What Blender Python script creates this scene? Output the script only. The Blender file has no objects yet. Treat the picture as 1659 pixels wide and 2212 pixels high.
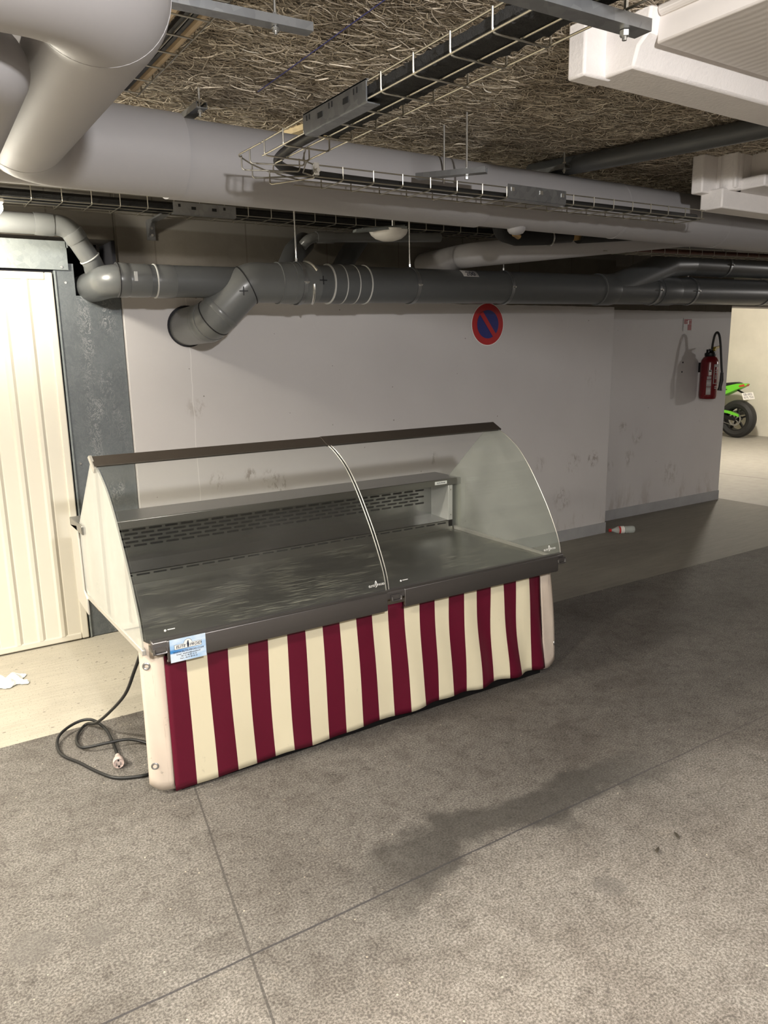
import bpy, bmesh, math, random
from mathutils import Vector, Matrix
random.seed(7)
PI = math.pi
V = Vector
S = bpy.context.scene
COL = S.collection

# ------------------------------------------------------------------ camera, world, lights, exposure
cam = bpy.data.cameras.new('camera'); camo = bpy.data.objects.new('camera', cam); COL.objects.link(camo)
YAW, PITCH, ROLL, FPX = 0.57094343, 0.20957489, -0.01751291, 1646.23
fw = V((math.sin(YAW)*math.cos(PITCH), math.cos(YAW)*math.cos(PITCH), -math.sin(PITCH)))
rt = V((math.cos(YAW), -math.sin(YAW), 0)); up = rt.cross(fw)
r2 = math.cos(ROLL)*rt + math.sin(ROLL)*up; u2 = -math.sin(ROLL)*rt + math.cos(ROLL)*up
camo.matrix_world = Matrix(((r2.x, u2.x, -fw.x, 0), (r2.y, u2.y, -fw.y, 0), (r2.z, u2.z, -fw.z, 1.55), (0, 0, 0, 1)))
cam.sensor_fit = 'VERTICAL'; cam.sensor_height = 36.0; cam.lens = 36.0*FPX/2212.0
cam.clip_start = 0.02; cam.clip_end = 100
S.camera = camo
S.view_settings.view_transform = 'Standard'
try: S.view_settings.look = 'None'
except Exception: pass
S.view_settings.gamma = 1.0
S.view_settings.use_curve_mapping = False
S.view_settings.exposure = 0.36
w = bpy.data.worlds.new('world'); S.world = w; w.use_nodes = True
w.node_tree.nodes['Background'].inputs[0].default_value = (1.0, 0.93, 0.86, 1)
w.node_tree.nodes['Background'].inputs[1].default_value = 0.02
def lamp(name, loc, power, col, rad):
    l = bpy.data.lights.new(name, 'POINT'); l.energy = power; l.color = col; l.shadow_soft_size = rad
    o = bpy.data.objects.new(name, l); o.location = loc; COL.objects.link(o); return o
def panel(name, loc, power, col, size, aim):
    l = bpy.data.lights.new(name, 'AREA'); l.shape = 'DISK'; l.size = size; l.energy = power; l.color = col
    o = bpy.data.objects.new(name, l); o.location = loc; o.rotation_euler = V(aim).to_track_quat('-Z', 'Y').to_euler(); COL.objects.link(o); return o
lamp('lamp_behind_camera', (0.45, -0.70, 2.27), 255, (1.0, 0.975, 0.965), 0.06)
lamp('lamp_bulkhead', (.365, 3.82, 2.085), 31, (1.0, .93, .79), .05)
panel('lamp_aisle_left', (-1.7, 2.6, 2.40), 138, (1.0, 0.93, 0.80), 0.3, (.12, -.12, -1))
panel('fill_lane_left', (-0.9, .95, 2.42), 62, (1.0, 0.93, 0.80), 0.3, (.12, .05, -1))  # added fill with no fixture, brightens the left of the lane floor
lamp('lamp_aisle_right', (12.2, 1.1, 2.05), 125, (1.0, 0.96, 0.92), 0.08)
lamp('lamp_bay', (9.6, 6.1, 2.3), 200, (1.0, 0.94, 0.82), 0.08)

# ------------------------------------------------------------------ material helpers
MATS = {}
class NT:
    def __init__(s, name):
        s.m = bpy.data.materials.new(name); s.m.use_nodes = True
        s.t = s.m.node_tree; s.n = s.t.nodes; s.l = s.t.links
        s.b = s.n['Principled BSDF']; s.out = s.n['Material Output']
        MATS[name] = s.m
    def node(s, typ, **kw):
        n = s.n.new(typ)
        for k, v in kw.items(): setattr(n, k, v)
        return n
    def put(s, sock, v):
        if isinstance(v, bpy.types.NodeSocket): s.l.new(v, sock)
        elif v is not None: sock.default_value = v
    def pos(s):
        return s.node('ShaderNodeNewGeometry').outputs['Position']
    def obj(s):
        return s.node('ShaderNodeTexCoord').outputs['Object']
    def mapping(s, v, scale=(1,1,1), rot=(0,0,0), loc=(0,0,0)):
        n = s.node('ShaderNodeMapping'); s.put(n.inputs[0], v)
        n.inputs['Scale'].default_value = scale; n.inputs['Rotation'].default_value = rot; n.inputs['Location'].default_value = loc
        return n.outputs[0]
    def noise(s, v, scale, detail=3, rough=0.5, dist=0.0):
        n = s.node('ShaderNodeTexNoise'); s.put(n.inputs['Vector'], v)
        n.inputs['Scale'].default_value = scale; n.inputs['Detail'].default_value = detail
        n.inputs['Roughness'].default_value = rough; n.inputs['Distortion'].default_value = dist
        return n.outputs['Fac']
    def voro(s, v, scale, feature='F1', rnd=1.0):
        n = s.node('ShaderNodeTexVoronoi', feature=feature); s.put(n.inputs['Vector'], v)
        n.inputs['Scale'].default_value = scale
        if 'Randomness' in n.inputs: n.inputs['Randomness'].default_value = rnd
        return n
    def math(s, op, a, b=None, c=None, clamp=False):
        n = s.node('ShaderNodeMath', operation=op, use_clamp=clamp)
        s.put(n.inputs[0], a)
        if b is not None: s.put(n.inputs[1], b)
        if c is not None: s.put(n.inputs[2], c)
        return n.outputs[0]
    def ramp(s, f, a, b, lo=0.0, hi=1.0):
        n = s.node('ShaderNodeMapRange'); n.interpolation_type = 'SMOOTHSTEP'
        s.put(n.inputs[0], f); n.inputs[1].default_value = a; n.inputs[2].default_value = b
        n.inputs[3].default_value = lo; n.inputs[4].default_value = hi
        return n.outputs[0]
    def mix(s, f, a, b, mode='MIX'):
        n = s.node('ShaderNodeMix', data_type='RGBA', blend_type=mode)
        s.put(n.inputs[0], f)
        for k, v in ((6, a), (7, b)):
            if isinstance(v, tuple) and len(v) == 3: v = (*v, 1)
            s.put(n.inputs[k], v)
        return n.outputs[2]
    def xyz(s, v):
        n = s.node('ShaderNodeSeparateXYZ'); s.put(n.inputs[0], v); return n.outputs
    def dist(s, v, p):
        n = s.node('ShaderNodeVectorMath', operation='DISTANCE'); s.put(n.inputs[0], v); n.inputs[1].default_value = p
        return n.outputs['Value']
    def bump(s, h, strength=0.3, d=0.01):
        n = s.node('ShaderNodeBump'); n.inputs['Strength'].default_value = strength; n.inputs['Distance'].default_value = d
        s.put(n.inputs['Height'], h); s.l.new(n.outputs[0], s.b.inputs['Normal']); return n
    def base(s, v):
        if isinstance(v, tuple) and len(v) == 3: v = (*v, 1)
        s.put(s.b.inputs['Base Color'], v)
    def set(s, rough=None, metal=None, spec=None, coat=None):
        if rough is not None: s.put(s.b.inputs['Roughness'], rough)
        if metal is not None: s.put(s.b.inputs['Metallic'], metal)
        if spec is not None: s.put(s.b.inputs['Specular IOR Level'], spec)
        if coat is not None: s.put(s.b.inputs['Coat Weight'], coat)
        return s

def simple(name, col, rough=0.5, metal=0.0, var=0.12, scale=18.0, bump=0.0, spec=None):
    k = NT(name); p = k.obj(); f = k.noise(p, scale, 4, 0.6)
    k.base(k.mix(f, tuple(c*(1-var) for c in col), tuple(min(1, c*(1+var)) for c in col)))
    k.set(rough, metal, spec)
    if bump: k.bump(k.noise(p, scale*6, 3), bump, 0.004)
    return k.m

# ---- floor
def floor_mat():
    k = NT('lane_concrete'); p = k.pos(); X = k.xyz(p)
    fine = k.noise(p, 150, 4, 0.7); mid = k.noise(p, 22, 5, 0.65); big = k.noise(p, 1.7, 4, 0.6)
    c = k.mix(k.ramp(fine, .35, .68), (.105, .096, .085), (.30, .281, .255))
    agg = k.voro(p, 70); a2 = k.ramp(agg.outputs['Distance'], .12, .5)
    c = k.mix(k.math('MULTIPLY', k.ramp(k.noise(p, 30, 3), .5, .62), k.math('SUBTRACT', 1.0, a2)), c, (.105, .096, .086))
    sp = k.voro(p, 24); spots = k.math('LESS_THAN', sp.outputs['Distance'], .07)
    c = k.mix(k.math('MULTIPLY', spots, k.math('GREATER_THAN', k.xyz(sp.outputs['Color'])[0], .72)), c, (.52, .47, .38))
    c = k.mix(k.ramp(mid, .3, .75), k.mix(1.0, c, (.80, .79, .78), 'MULTIPLY'), c)
    c = k.mix(k.ramp(big, .42, .66, 0, .55), c, k.mix(1.0, c, (.66, .63, .61), 'MULTIPLY'))
    patch = k.noise(p, 8.5, 7, .75, .6)
    c = k.mix(k.ramp(patch, .46, .64, 0, .48), c, k.mix(1.0, c, (.56, .53, .51), 'MULTIPLY')); c = k.mix(k.ramp(patch, .44, .30, 0, .4), c, k.mix(1.0, c, (1.30, 1.26, 1.20), 'MULTIPLY'))
    # the slab in front of the joint is paler, the one behind it darker towards the right
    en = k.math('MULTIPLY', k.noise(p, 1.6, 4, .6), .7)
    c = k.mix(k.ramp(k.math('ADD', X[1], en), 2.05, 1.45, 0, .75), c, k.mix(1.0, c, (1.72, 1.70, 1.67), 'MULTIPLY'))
    rear_tone = k.math('MULTIPLY', k.ramp(k.math('ADD', X[0], en), .95, 2.3), k.ramp(X[1], 1.5, 2.0))
    c = k.mix(k.math('MULTIPLY', rear_tone, .8), c, k.mix(1.0, c, (.60, .59, .59), 'MULTIPLY'))
    # oily damp streak along the joint
    wob = k.noise(p, 2.4, 4, 0.6)
    d = k.math('ABSOLUTE', k.math('SUBTRACT', X[1], k.math('ADD', 1.45, k.math('MULTIPLY', wob, .52))))
    st = k.math('MULTIPLY', k.ramp(d, .12, .05), k.math('MULTIPLY', k.ramp(X[0], .85, 1.25), k.ramp(X[0], 2.5, 1.9)))
    c = k.mix(k.math('MULTIPLY', st, .66), c, (.036, .034, .031))
    # small round stains
    for (sx, sy, r) in ((.80, 2.42, .028), (.14, 2.0, .07), (.30, 1.95, .05), (3.9, 3.0, .09), (1.6, 1.3, .05)):
        q = k.dist(p, (sx, sy, 0)); c = k.mix(k.math('MULTIPLY', k.ramp(k.math('ADD', q, k.math('MULTIPLY', k.noise(p, 40), r*.9)), r*1.6, r*1.1), .45), c, (.12, .11, .10))
    # saw-cut joints
    j1 = k.math('LESS_THAN', k.math('ABSOLUTE', k.math('SUBTRACT', X[1], k.math('ADD', 1.639, k.math('MULTIPLY', k.noise(p, 3.5, 2), .012)))), .0036)
    lx = k.math('SUBTRACT', X[0], k.math('ADD', .336, k.math('MULTIPLY', X[1], .171)))
    j2 = k.math('MULTIPLY', k.math('LESS_THAN', k.math('ABSOLUTE', lx), .0034), k.math('LESS_THAN', X[1], 3.2))
    c = k.mix(k.math('MULTIPLY', j1, k.ramp(X[0], 3.0, 1.4, .35, .85)), c, (.045, .042, .045)); c = k.mix(k.math('MULTIPLY', j2, .75), c, (.06, .055, .05))
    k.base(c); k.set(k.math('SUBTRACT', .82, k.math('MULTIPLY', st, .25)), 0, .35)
    k.bump(k.math('ADD', k.math('MULTIPLY', fine, .6), k.math('MULTIPLY', mid, .5)), .35, .006)
    return k.m
def apron_mat():
    k = NT('apron_concrete'); p = k.pos(); X = k.xyz(p)
    s = k.noise(k.mapping(p, (5, 60, 1)), 1.0, 5, .65); f = k.noise(p, 120, 3); b = k.noise(p, 2.5, 3)
    c = k.mix(s, (.38, .345, .28), (.60, .56, .46))
    c = k.mix(k.ramp(f, .58, .72), c, (.27, .245, .20)); c = k.mix(k.ramp(b, .45, .7, 0, .4), c, (.36, .33, .27))
    pit = k.voro(k.mapping(p, (14, 26, 1)), 1.0); c = k.mix(k.math('LESS_THAN', pit.outputs['Distance'], .10), c, (.20, .18, .15))
    right_tone = k.ramp(k.math('ADD', X[0], k.math('MULTIPLY', k.noise(p, 1.3, 4), 1.2)), 2.3, 3.4)  # mask that darkens the strip towards the right
    c = k.mix(k.math('MULTIPLY', right_tone, .86), c, k.mix(k.noise(k.mapping(p, (4, 22, 1)), 1.0, 5, .7), (.075, .069, .058), (.19, .175, .15)))
    k.base(c); k.set(.75, 0, .35); k.bump(k.math('ADD', f, s), .25, .004); return k.m
def bay_mat():
    k = NT('bay_concrete'); p = k.pos(); X = k.xyz(p)
    c = k.mix(k.noise(p, 9, 5, .6), (.27, .25, .22), (.40, .38, .34))
    j = k.math('LESS_THAN', k.math('ABSOLUTE', k.math('SUBTRACT', k.math('ADD', X[0], k.math('MULTIPLY', X[1], .12)), 9.1)), .012)
    c = k.mix(j, c, (.2, .18, .16)); k.base(c); k.set(.7); return k.m

# ---- walls
def wall_mat(name, smudges):
    k = NT(name); p = k.pos(); X = k.xyz(p)
    n1 = k.noise(p, 3, 4); n2 = k.noise(p, 60, 4, .6)
    paint = k.mix(n1, (.55, .528, .522), (.61, .588, .58))
    sp = k.voro(p, 13); speck = k.math('MULTIPLY', k.math('LESS_THAN', k.math('ADD', sp.outputs['Distance'], k.math('MULTIPLY', n2, .06)), .085), k.math('GREATER_THAN', k.xyz(sp.outputs['Color'])[0], .80))
    paint = k.mix(speck, paint, (.24, .22, .20))
    for (x, y, z, r, a) in smudges:
        q = k.dist(p, (x, y, z)); nz = k.noise(k.mapping(p, (1, 1, .45), loc=(x*3, 0, z*7)), 34, 4, .7)
        m = k.math('MULTIPLY', k.ramp(q, r, r*.35), k.ramp(nz, .47, .60))
        paint = k.mix(k.math('MULTIPLY', m, a), paint, (.26, .22, .19))
    dirt = k.math('MULTIPLY', k.ramp(X[2], .42, .05), k.ramp(k.noise(k.mapping(p, (1, 1, .35)), 9, 5, .7), .50, .68))
    paint = k.mix(k.math('MULTIPLY', dirt, .5), paint, (.34, .30, .26))
    # bare concrete above the paint line
    con = k.mix(k.noise(p, 5, 5, .65), (.095, .082, .064), (.19, .172, .145))
    con = k.mix(k.ramp(X[2], 2.20, 2.215, 0, .5), con, (.28, .27, .25))
    seam = k.math('LESS_THAN', k.math('ABSOLUTE', k.math('SUBTRACT', k.math('FRACT', k.math('MULTIPLY', X[0], 1.9)), .5)), .008)
    con = k.mix(k.math('MULTIPLY', seam, .5), con, (.08, .065, .05))
    edge = k.math('GREATER_THAN', k.math('ADD', X[2], k.math('MULTIPLY', k.noise(p, 8, 2), .01)), 1.857)
    seam2 = k.math('LESS_THAN', k.math('ABSOLUTE', k.math('SUBTRACT', X[0], k.math('ADD', 1.458, k.math('MULTIPLY', k.noise(p, 6, 2), .02)))), .0022)
    paint = k.mix(k.math('MULTIPLY', seam2, .45), paint, (.86, .84, .82))
    k.base(k.mix(edge, paint, con)); k.set(k.math('ADD', .55, k.math('MULTIPLY', edge, .3)), 0, .4)
    k.bump(k.math('ADD', k.noise(p, 25, 3), k.math('MULTIPLY', n2, .4)), .10, .006); return k.m
BACKSM = [(1.79,4.28,.825,.05,.75),(1.92,4.28,.785,.075,.75),(1.97,4.28,.75,.09,.8),(1.58,4.28,.81,.07,.5),(3.16,4.28,.80,.06,.5),(4.57,4.28,.63,.10,.7),(4.79,4.28,.65,.085,.85),(1.485,4.28,1.246,.08,.35),(4.75,4.28,1.30,.10,.25),(4.45,4.28,.35,.12,.5),(4.2,4.28,.66,.08,.35)]
RIGHTSM = [(5.50,4.58,.83,.07,.6),(5.70,4.58,.74,.09,.55),(5.6,4.58,.55,.10,.4),(6.2,4.58,.35,.15,.4),(5.35,4.58,.5,.06,.4)]

# ---- ceiling: wood wool boards
def woodwool_mat():
    k = NT('wood_wool_board'); p = k.pos()
    warp = k.node('ShaderNodeTexNoise'); k.put(warp.inputs['Vector'], p); warp.inputs['Scale'].default_value = 11; warp.inputs['Detail'].default_value = 1
    vm = k.node('ShaderNodeVectorMath', operation='MULTIPLY_ADD'); k.put(vm.inputs[0], warp.outputs['Color']); vm.inputs[1].default_value = (.045, .045, 0); k.put(vm.inputs[2], p)
    acc = None
    for i, a in enumerate((0.1, 0.45, 0.85, 1.3, 1.75, 2.2, 2.65, 3.0)):
        q = k.mapping(vm.outputs[0], (8, 85, 1), (0, 0, a), (i*3.7, i*1.9, i*5.1))
        n = k.noise(q, 1.0, 1.0, .4)
        r = k.ramp(k.math('ABSOLUTE', k.math('SUBTRACT', n, .5)), .05, .0)
        # keep each strand layer only in patches so they weave
        r = k.math('MULTIPLY', r, k.math('ADD', .35, k.math('MULTIPLY', k.noise(k.mapping(p, loc=(i*9, i, 0)), 22, 2), .95)))
        acc = r if acc is None else k.math('MAXIMUM', acc, r)
    tone = k.noise(p, 55, 3)
    c = k.mix(k.ramp(acc, .08, .85), (.13, .108, .082), k.mix(tone, (.62, .545, .44), (.92, .85, .74)))
    big = k.noise(p, 2.2, 3); c = k.mix(k.ramp(big, .4, .7, 0, .4), c, k.mix(1.0, c, (.70, .66, .62), 'MULTIPLY'))
    X = k.xyz(p)
    sy = k.math('LESS_THAN', k.math('ABSOLUTE', k.math('SUBTRACT', k.math('FRACT', k.math('ADD', k.math('MULTIPLY', X[1], .5), .155)), .5)), .0016)
    c = k.mix(k.math('MULTIPLY', sy, .6), c, (.60, .52, .40))
    k.base(c); k.set(.9, 0, .15); k.bump(acc, .9, .012); return k.m

def fibre_mat():
    k = NT('wood_wool_fibre'); g = k.node('ShaderNodeNewGeometry'); r = g.outputs['Random Per Island']; p = k.pos()
    c = k.mix(k.ramp(r, 0, 1), (.27, .225, .17), (.82, .735, .60)); c = k.mix(k.math('GREATER_THAN', r, .985), c, (.90, .86, .76))
    c = k.mix(k.ramp(k.noise(p, 2.2, 4), .42, .68, 0, .45), c, k.mix(1.0, c, (.62, .58, .54), 'MULTIPLY'))
    k.base(c); k.set(.85, 0, .2); return k.m
fibre_m = fibre_mat()
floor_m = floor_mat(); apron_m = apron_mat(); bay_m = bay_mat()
wallb_m = wall_mat('painted_wall', BACKSM); wallr_m = wall_mat('painted_wall_right', RIGHTSM)
wood_wool = woodwool_mat()
cream_wall = simple('cream_bay_wall', (.80, .755, .655), .7, 0, .10, 4, .1)
plain_wall = simple('grey_wall', (.45, .43, .40), .8, 0, .1, 3)
dark_void = simple('dark_cavity', (.02, .02, .025), .9)
skirting = simple('grey_skirting_paint', (.34, .34, .345), .6, 0, .18, 9, .15)
beam_white = simple('rough_white_paint', (.82, .785, .76), .55, 0, .06, 14, .35)
def ribbed():
    k = NT('board_marked_white'); p = k.pos(); X = k.xyz(p)
    wv = k.math('SINE', k.math('ADD', k.math('MULTIPLY', X[0], 190), k.math('MULTIPLY', k.noise(p, 7, 3), 9)))
    k.base(k.mix(k.noise(p, 5), (.74, .70, .67), (.80, .76, .72))); k.set(.6); k.bump(wv, .07, .004); return k.m
beam_ribbed = ribbed()

# ---- metals
def galv(name, a, b, scr, rough=.42, metal=.75):
    k = NT(name); p = k.obj(); v = k.voro(p, 38)
    c = k.mix(k.xyz(v.outputs['Color'])[0], a, b); c = k.mix(k.ramp(k.noise(p, 3.5, 4), .4, .7, 0, .5), c, tuple(x*1.25 for x in b))
    if scr:
        cr = k.noise(k.mapping(p, (2.4, 1, 1.6)), 9, 6, .75, 2.0)
        m = k.math('MULTIPLY', k.ramp(k.math('ABSOLUTE', k.math('SUBTRACT', cr, .5)), .020, .0), k.math('ADD', .12, k.math('MULTIPLY', k.ramp(k.math('ABSOLUTE', k.math('SUBTRACT', k.xyz(k.pos())[0], .985)), .12, .02), k.ramp(k.noise(k.mapping(p, (3.0, 1, 1.2), loc=(.3, 0, 2)), 2.4, 3), .40, .52))))
        c = k.mix(k.math('MULTIPLY', m, .9), c, (.66, .66, .64))
    k.base(c); k.set(rough, metal); return k.m
galv_sheet = galv('galvanised_sheet', (.115, .130, .138), (.135, .150, .158), True, .55, .30)
galv_lintel = galv('galvanised_lintel', (.21, .235, .235), (.27, .295, .29), True, .5, .35)
galv_strut = galv('zinc_strut', (.25, .26, .27), (.34, .35, .36), False, .38, .85)
wire_m = simple('zinc_wire', (.42, .40, .34), .32, .9, .1)
bolt_m = simple('bright_bolt', (.75, .75, .72), .25, .95, .05)
def brushed(name, col, rough, scr=False):
    k = NT(name); p = k.obj()
    n = k.noise(k.mapping(p, (4, 220, 220)), 1.0, 2)
    c = k.mix(n, tuple(x*.9 for x in col), col)
    rgh = k.math('ADD', rough-.05, k.math('MULTIPLY', n, .1))
    if scr:
        acc = None
        for i, (a, th) in enumerate(((.5, 0), (-.35, 3), (.15, 7))):
            q = k.mapping(p, (9, 520, 1), (0, 0, a), (th, th*2.3, 0))
            s = k.ramp(k.noise(q, 1.0, 1), .66, .72); acc = s if acc is None else k.math('MAXIMUM', acc, s)
        acc = k.math('MULTIPLY', acc, k.ramp(k.noise(p, 3.2, 3), .40, .56))
        c = k.mix(k.math('MULTIPLY', acc, .8), c, (.62, .60, .50)); rgh = k.math('ADD', rgh, k.math('MULTIPLY', acc, .2))
        blot = k.noise(p, 7, 4); c = k.mix(k.ramp(blot, .45, .7, 0, .3), c, tuple(x*.72 for x in col))
    k.base(c); k.set(rgh, k.math('SUBTRACT', 1.0, k.math('MULTIPLY', acc, .75)) if scr else 1.0); return k.m
steel = brushed('brushed_steel', (.32, .315, .30), .30)
steel_deck = brushed('scratched_steel', (.32, .325, .30), .32, True)
steel_dark = brushed('dull_steel_front', (.26, .25, .25), .42)
steel_side = simple('satin_side_panel', (.58, .55, .49), .45, .3, .04)
mirror_steel = brushed('polished_steel', (.55, .545, .53), .16)
panel_steel = brushed('grille_steel', (.30, .30, .295), .24)
cheek_steel = simple('satin_cheek_steel', (.64, .635, .61), .3, .45, .06)
bronze = simple('dark_anodised_rail', (.085, .07, .058), .38, .6, .12, 30)
black_hole = simple('slot_black', (.006, .006, .006), .9)
foam_brown = simple('brown_panel', (.20, .15, .105), .8)
alu = simple('aluminium_trim', (.62, .60, .56), .35, .7, .05)

# ---- glass: transparent with a Schlick reflection, slight green tint and a film of dust
def glass_mat(name, tint, dust, rough=.015):
    k = NT(name); k.n.remove(k.b)
    g = k.node('ShaderNodeNewGeometry')
    d = k.node('ShaderNodeVectorMath', operation='DOT_PRODUCT'); k.l.new(g.outputs['Incoming'], d.inputs[0]); k.l.new(g.outputs['Normal'], d.inputs[1])
    c = k.math('SUBTRACT', 1.0, k.math('ABSOLUTE', d.outputs['Value']), clamp=True)
    f = k.math('ADD', .04, k.math('MULTIPLY', k.math('POWER', c, 5.0), .96))
    tr = k.node('ShaderNodeBsdfTransparent'); tr.inputs[0].default_value = (*tint, 1)
    gl = k.node('ShaderNodeBsdfGlossy'); gl.inputs['Roughness'].default_value = rough; gl.inputs['Color'].default_value = (.96, .98, .96, 1)
    df = k.node('ShaderNodeBsdfDiffuse'); df.inputs[0].default_value = (.66, .66, .635, 1)
    m1 = k.node('ShaderNodeMixShader')
    tau = k.math('MULTIPLY', k.ramp(k.noise(k.obj(), 3, 4), .2, .8, .75, 1.2), dust)
    film = k.math('SUBTRACT', 1.0, k.math('POWER', 2.71828, k.math('MULTIPLY', -1.0, k.math('DIVIDE', tau, k.math('MAXIMUM', k.math('ABSOLUTE', d.outputs['Value']), .06)))), clamp=True)
    k.put(m1.inputs[0], film); k.l.new(tr.outputs[0], m1.inputs[1]); k.l.new(df.outputs[0], m1.inputs[2])
    m2 = k.node('ShaderNodeMixShader'); k.put(m2.inputs[0], f); k.l.new(m1.outputs[0], m2.inputs[1]); k.l.new(gl.outputs[0], m2.inputs[2])
    k.l.new(m2.outputs[0], k.out.inputs[0]); return k.m
glass_front = glass_mat('clear_curved_glass', (.98, .988, .978), .006, .18)
glass_side = glass_mat('dusty_side_glass', (.93, .955, .93), .11)
glass_left = glass_mat('filmed_side_glass', (.86, .87, .85), .17)

# ---- pipes, cables, plastics
lag_white = simple('grey_white_pipe_lagging', (.335, .325, .328), .55, 0, .04, 5, .0)
pvc = simple('grey_pvc', (.095, .10, .102), .33, 0, .08, 6)
pvc_fit = simple('grey_pvc_fitting', (.135, .14, .138), .28, 0, .08, 6)
pvc_dark = simple('dark_grey_pvc', (.075, .078, .08), .45, 0, .08, 6)
glue = simple('smeared_white_glue', (.52, .52, .50), .5)
marker = simple('black_marker', (.01, .01, .012), .6)
rubber = simple('black_rubber', (.014, .014, .014), .45, 0, .1)
foam_black = simple('black_foam_lagging', (.012, .012, .012), .9, 0, .2, 40, .6)
cable_red = simple('brown_cable', (.14, .055, .035), .5)
cable_tan = simple('tan_conduit', (.48, .36, .22), .5)
brass = simple('brass_fitting', (.45, .30, .13), .35, .9)
white_pl = simple('white_plastic', (.78, .76, .72), .4, 0, .03)
paper_m = simple('white_tissue', (.80, .82, .78), .8, 0, .05)
ink = simple('dark_ink', (.03, .035, .06), .6)
white_print = simple('white_print', (.85, .85, .82), .5)

# ---- door, banner
door_m = simple('cream_door_enamel', (.74, .70, .60), .38, 0, .03, 5)
def banner_mat(name, a, b, rough):
    k = NT(name); p = k.obj()
    n = k.noise(p, 5, 4); c = k.mix(n, a, b)
    st = k.ramp(k.noise(k.mapping(p, (1.6, 1, 1)), 13, 5, .75), .66, .76); c = k.mix(k.math('MULTIPLY', st, .35), c, tuple(x*.5 for x in a))
    k.base(c); k.set(rough, 0, .4); k.bump(k.noise(p, 9, 3), .12, .01); return k.m
maroon = banner_mat('maroon_tarp', (.098, .002, .016), (.118, .004, .021), .42)
cream = banner_mat('cream_tarp', (.76, .69, .49), (.82, .75, .55), .5)
def dirty_tarp():
    k = NT('dirty_cream_tarp'); p = k.obj()
    c = k.mix(k.noise(p, 6, 4), (.60, .50, .41), (.74, .65, .55))
    s = k.noise(k.mapping(p, (46, 46, 4)), 1.0, 4, .7); c = k.mix(k.ramp(s, .58, .72, 0, .55), c, (.33, .25, .20))
    c = k.mix(k.ramp(k.noise(p, 26, 5, .75), .62, .72, 0, .6), c, (.22, .18, .15)); k.base(c); k.set(.55); return k.m
flap_m = dirty_tarp()
red_paint = simple('extinguisher_red', (.15, .007, .011), .22, 0, .08)
sign_red = simple('sign_red', (.42, .018, .020), .4, 0, .05)
sign_blue = simple('sign_blue', (.022, .028, .17), .4, 0, .05)
yellow_pl = simple('yellow_lever', (.50, .36, .03), .45)
label_grey = simple('pale_label', (.48, .46, .45), .5)
moto_green = simple('bright_green_fairing', (.16, .62, .04), .25, 0, .05)
tyre_m = simple('tyre_rubber', (.018, .018, .018), .6, 0, .2, 30, .3)
black_metal = simple('black_metal', (.012, .012, .013), .35, .4)
grey_metal = simple('grey_metal', (.45, .45, .45), .3, .9)
tail_red = simple('tail_light_red', (.50, .05, .03), .25)
def bottle_mat():
    k = NT('clear_pet'); k.base((.80, .86, .82)); k.set(.12, 0); k.b.inputs['Alpha'].default_value = .32; return k.m
pet = bottle_mat()
def sky_card():
    k = NT('blue_sky_sticker'); X = k.xyz(k.obj()); p = k.obj()
    c = k.mix(k.ramp(k.noise(k.mapping(p, (9, 9, 26)), 1.0, 4), .35, .65), (.34, .55, .82), (.70, .80, .90))
    band = k.math('MULTIPLY', k.ramp(X[2], -.012, -.006), k.ramp(X[2], .010, .000))
    c = k.mix(k.math('MULTIPLY', band, k.ramp(X[0], .055, -.05)), c, (.05, .25, .60)); k.base(c); k.set(.35); return k.m
sticker_m = sky_card()
leaf_m = simple('dry_leaf', (.05, .042, .03), .8)
batten_m = simple('yellow_foam', (.60, .48, .28), .8, 0, .2, 30, .3)
chalk_m = simple('blue_chalk', (.05, .05, .17), .9)
def emis(name, col, st):
    k = NT(name); k.base(col); k.b.inputs['Emission Color'].default_value = (*col, 1); k.b.inputs['Emission Strength'].default_value = st; return k.m
lit_lens = emis('lit_diffuser', (1.0, .94, .80), 9.0)

# ------------------------------------------------------------------ geometry helpers
def nb(): return bmesh.new()
def box(bm, a, b, mi=0):
    x0, y0, z0 = a; x1, y1, z1 = b
    v = [bm.verts.new(c) for c in ((x0,y0,z0),(x1,y0,z0),(x1,y1,z0),(x0,y1,z0),(x0,y0,z1),(x1,y0,z1),(x1,y1,z1),(x0,y1,z1))]
    for f in ((0,3,2,1),(4,5,6,7),(0,1,5,4),(1,2,6,5),(2,3,7,6),(3,0,4,7)):
        bm.faces.new([v[i] for i in f]).material_index = mi
    return bm
def obox(bm, c, ax, ay, az, mi=0):
    c = V(c); ax = V(ax); ay = V(ay); az = V(az)
    v = [bm.verts.new(c + sx*ax + sy*ay + sz*az) for sz in (-1, 1) for (sx, sy) in ((-1,-1),(1,-1),(1,1),(-1,1))]
    for f in ((0,3,2,1),(4,5,6,7),(0,1,5,4),(1,2,6,5),(2,3,7,6),(3,0,4,7)):
        bm.faces.new([v[i] for i in f]).material_index = mi
    return bm
def prism(bm, pts, off, mi=0):
    """extrude a planar polygon (3D points) by the vector off"""
    off = V(off); a = [bm.verts.new(p) for p in pts]; b = [bm.verts.new(V(p)+off) for p in pts]
    n = len(pts); fs = [bm.faces.new(a[::-1]), bm.faces.new(b)]
    for i in range(n): fs.append(bm.faces.new((a[i], a[(i+1) % n], b[(i+1) % n], b[i])))
    for f in fs: f.material_index = mi
    return bm
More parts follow.
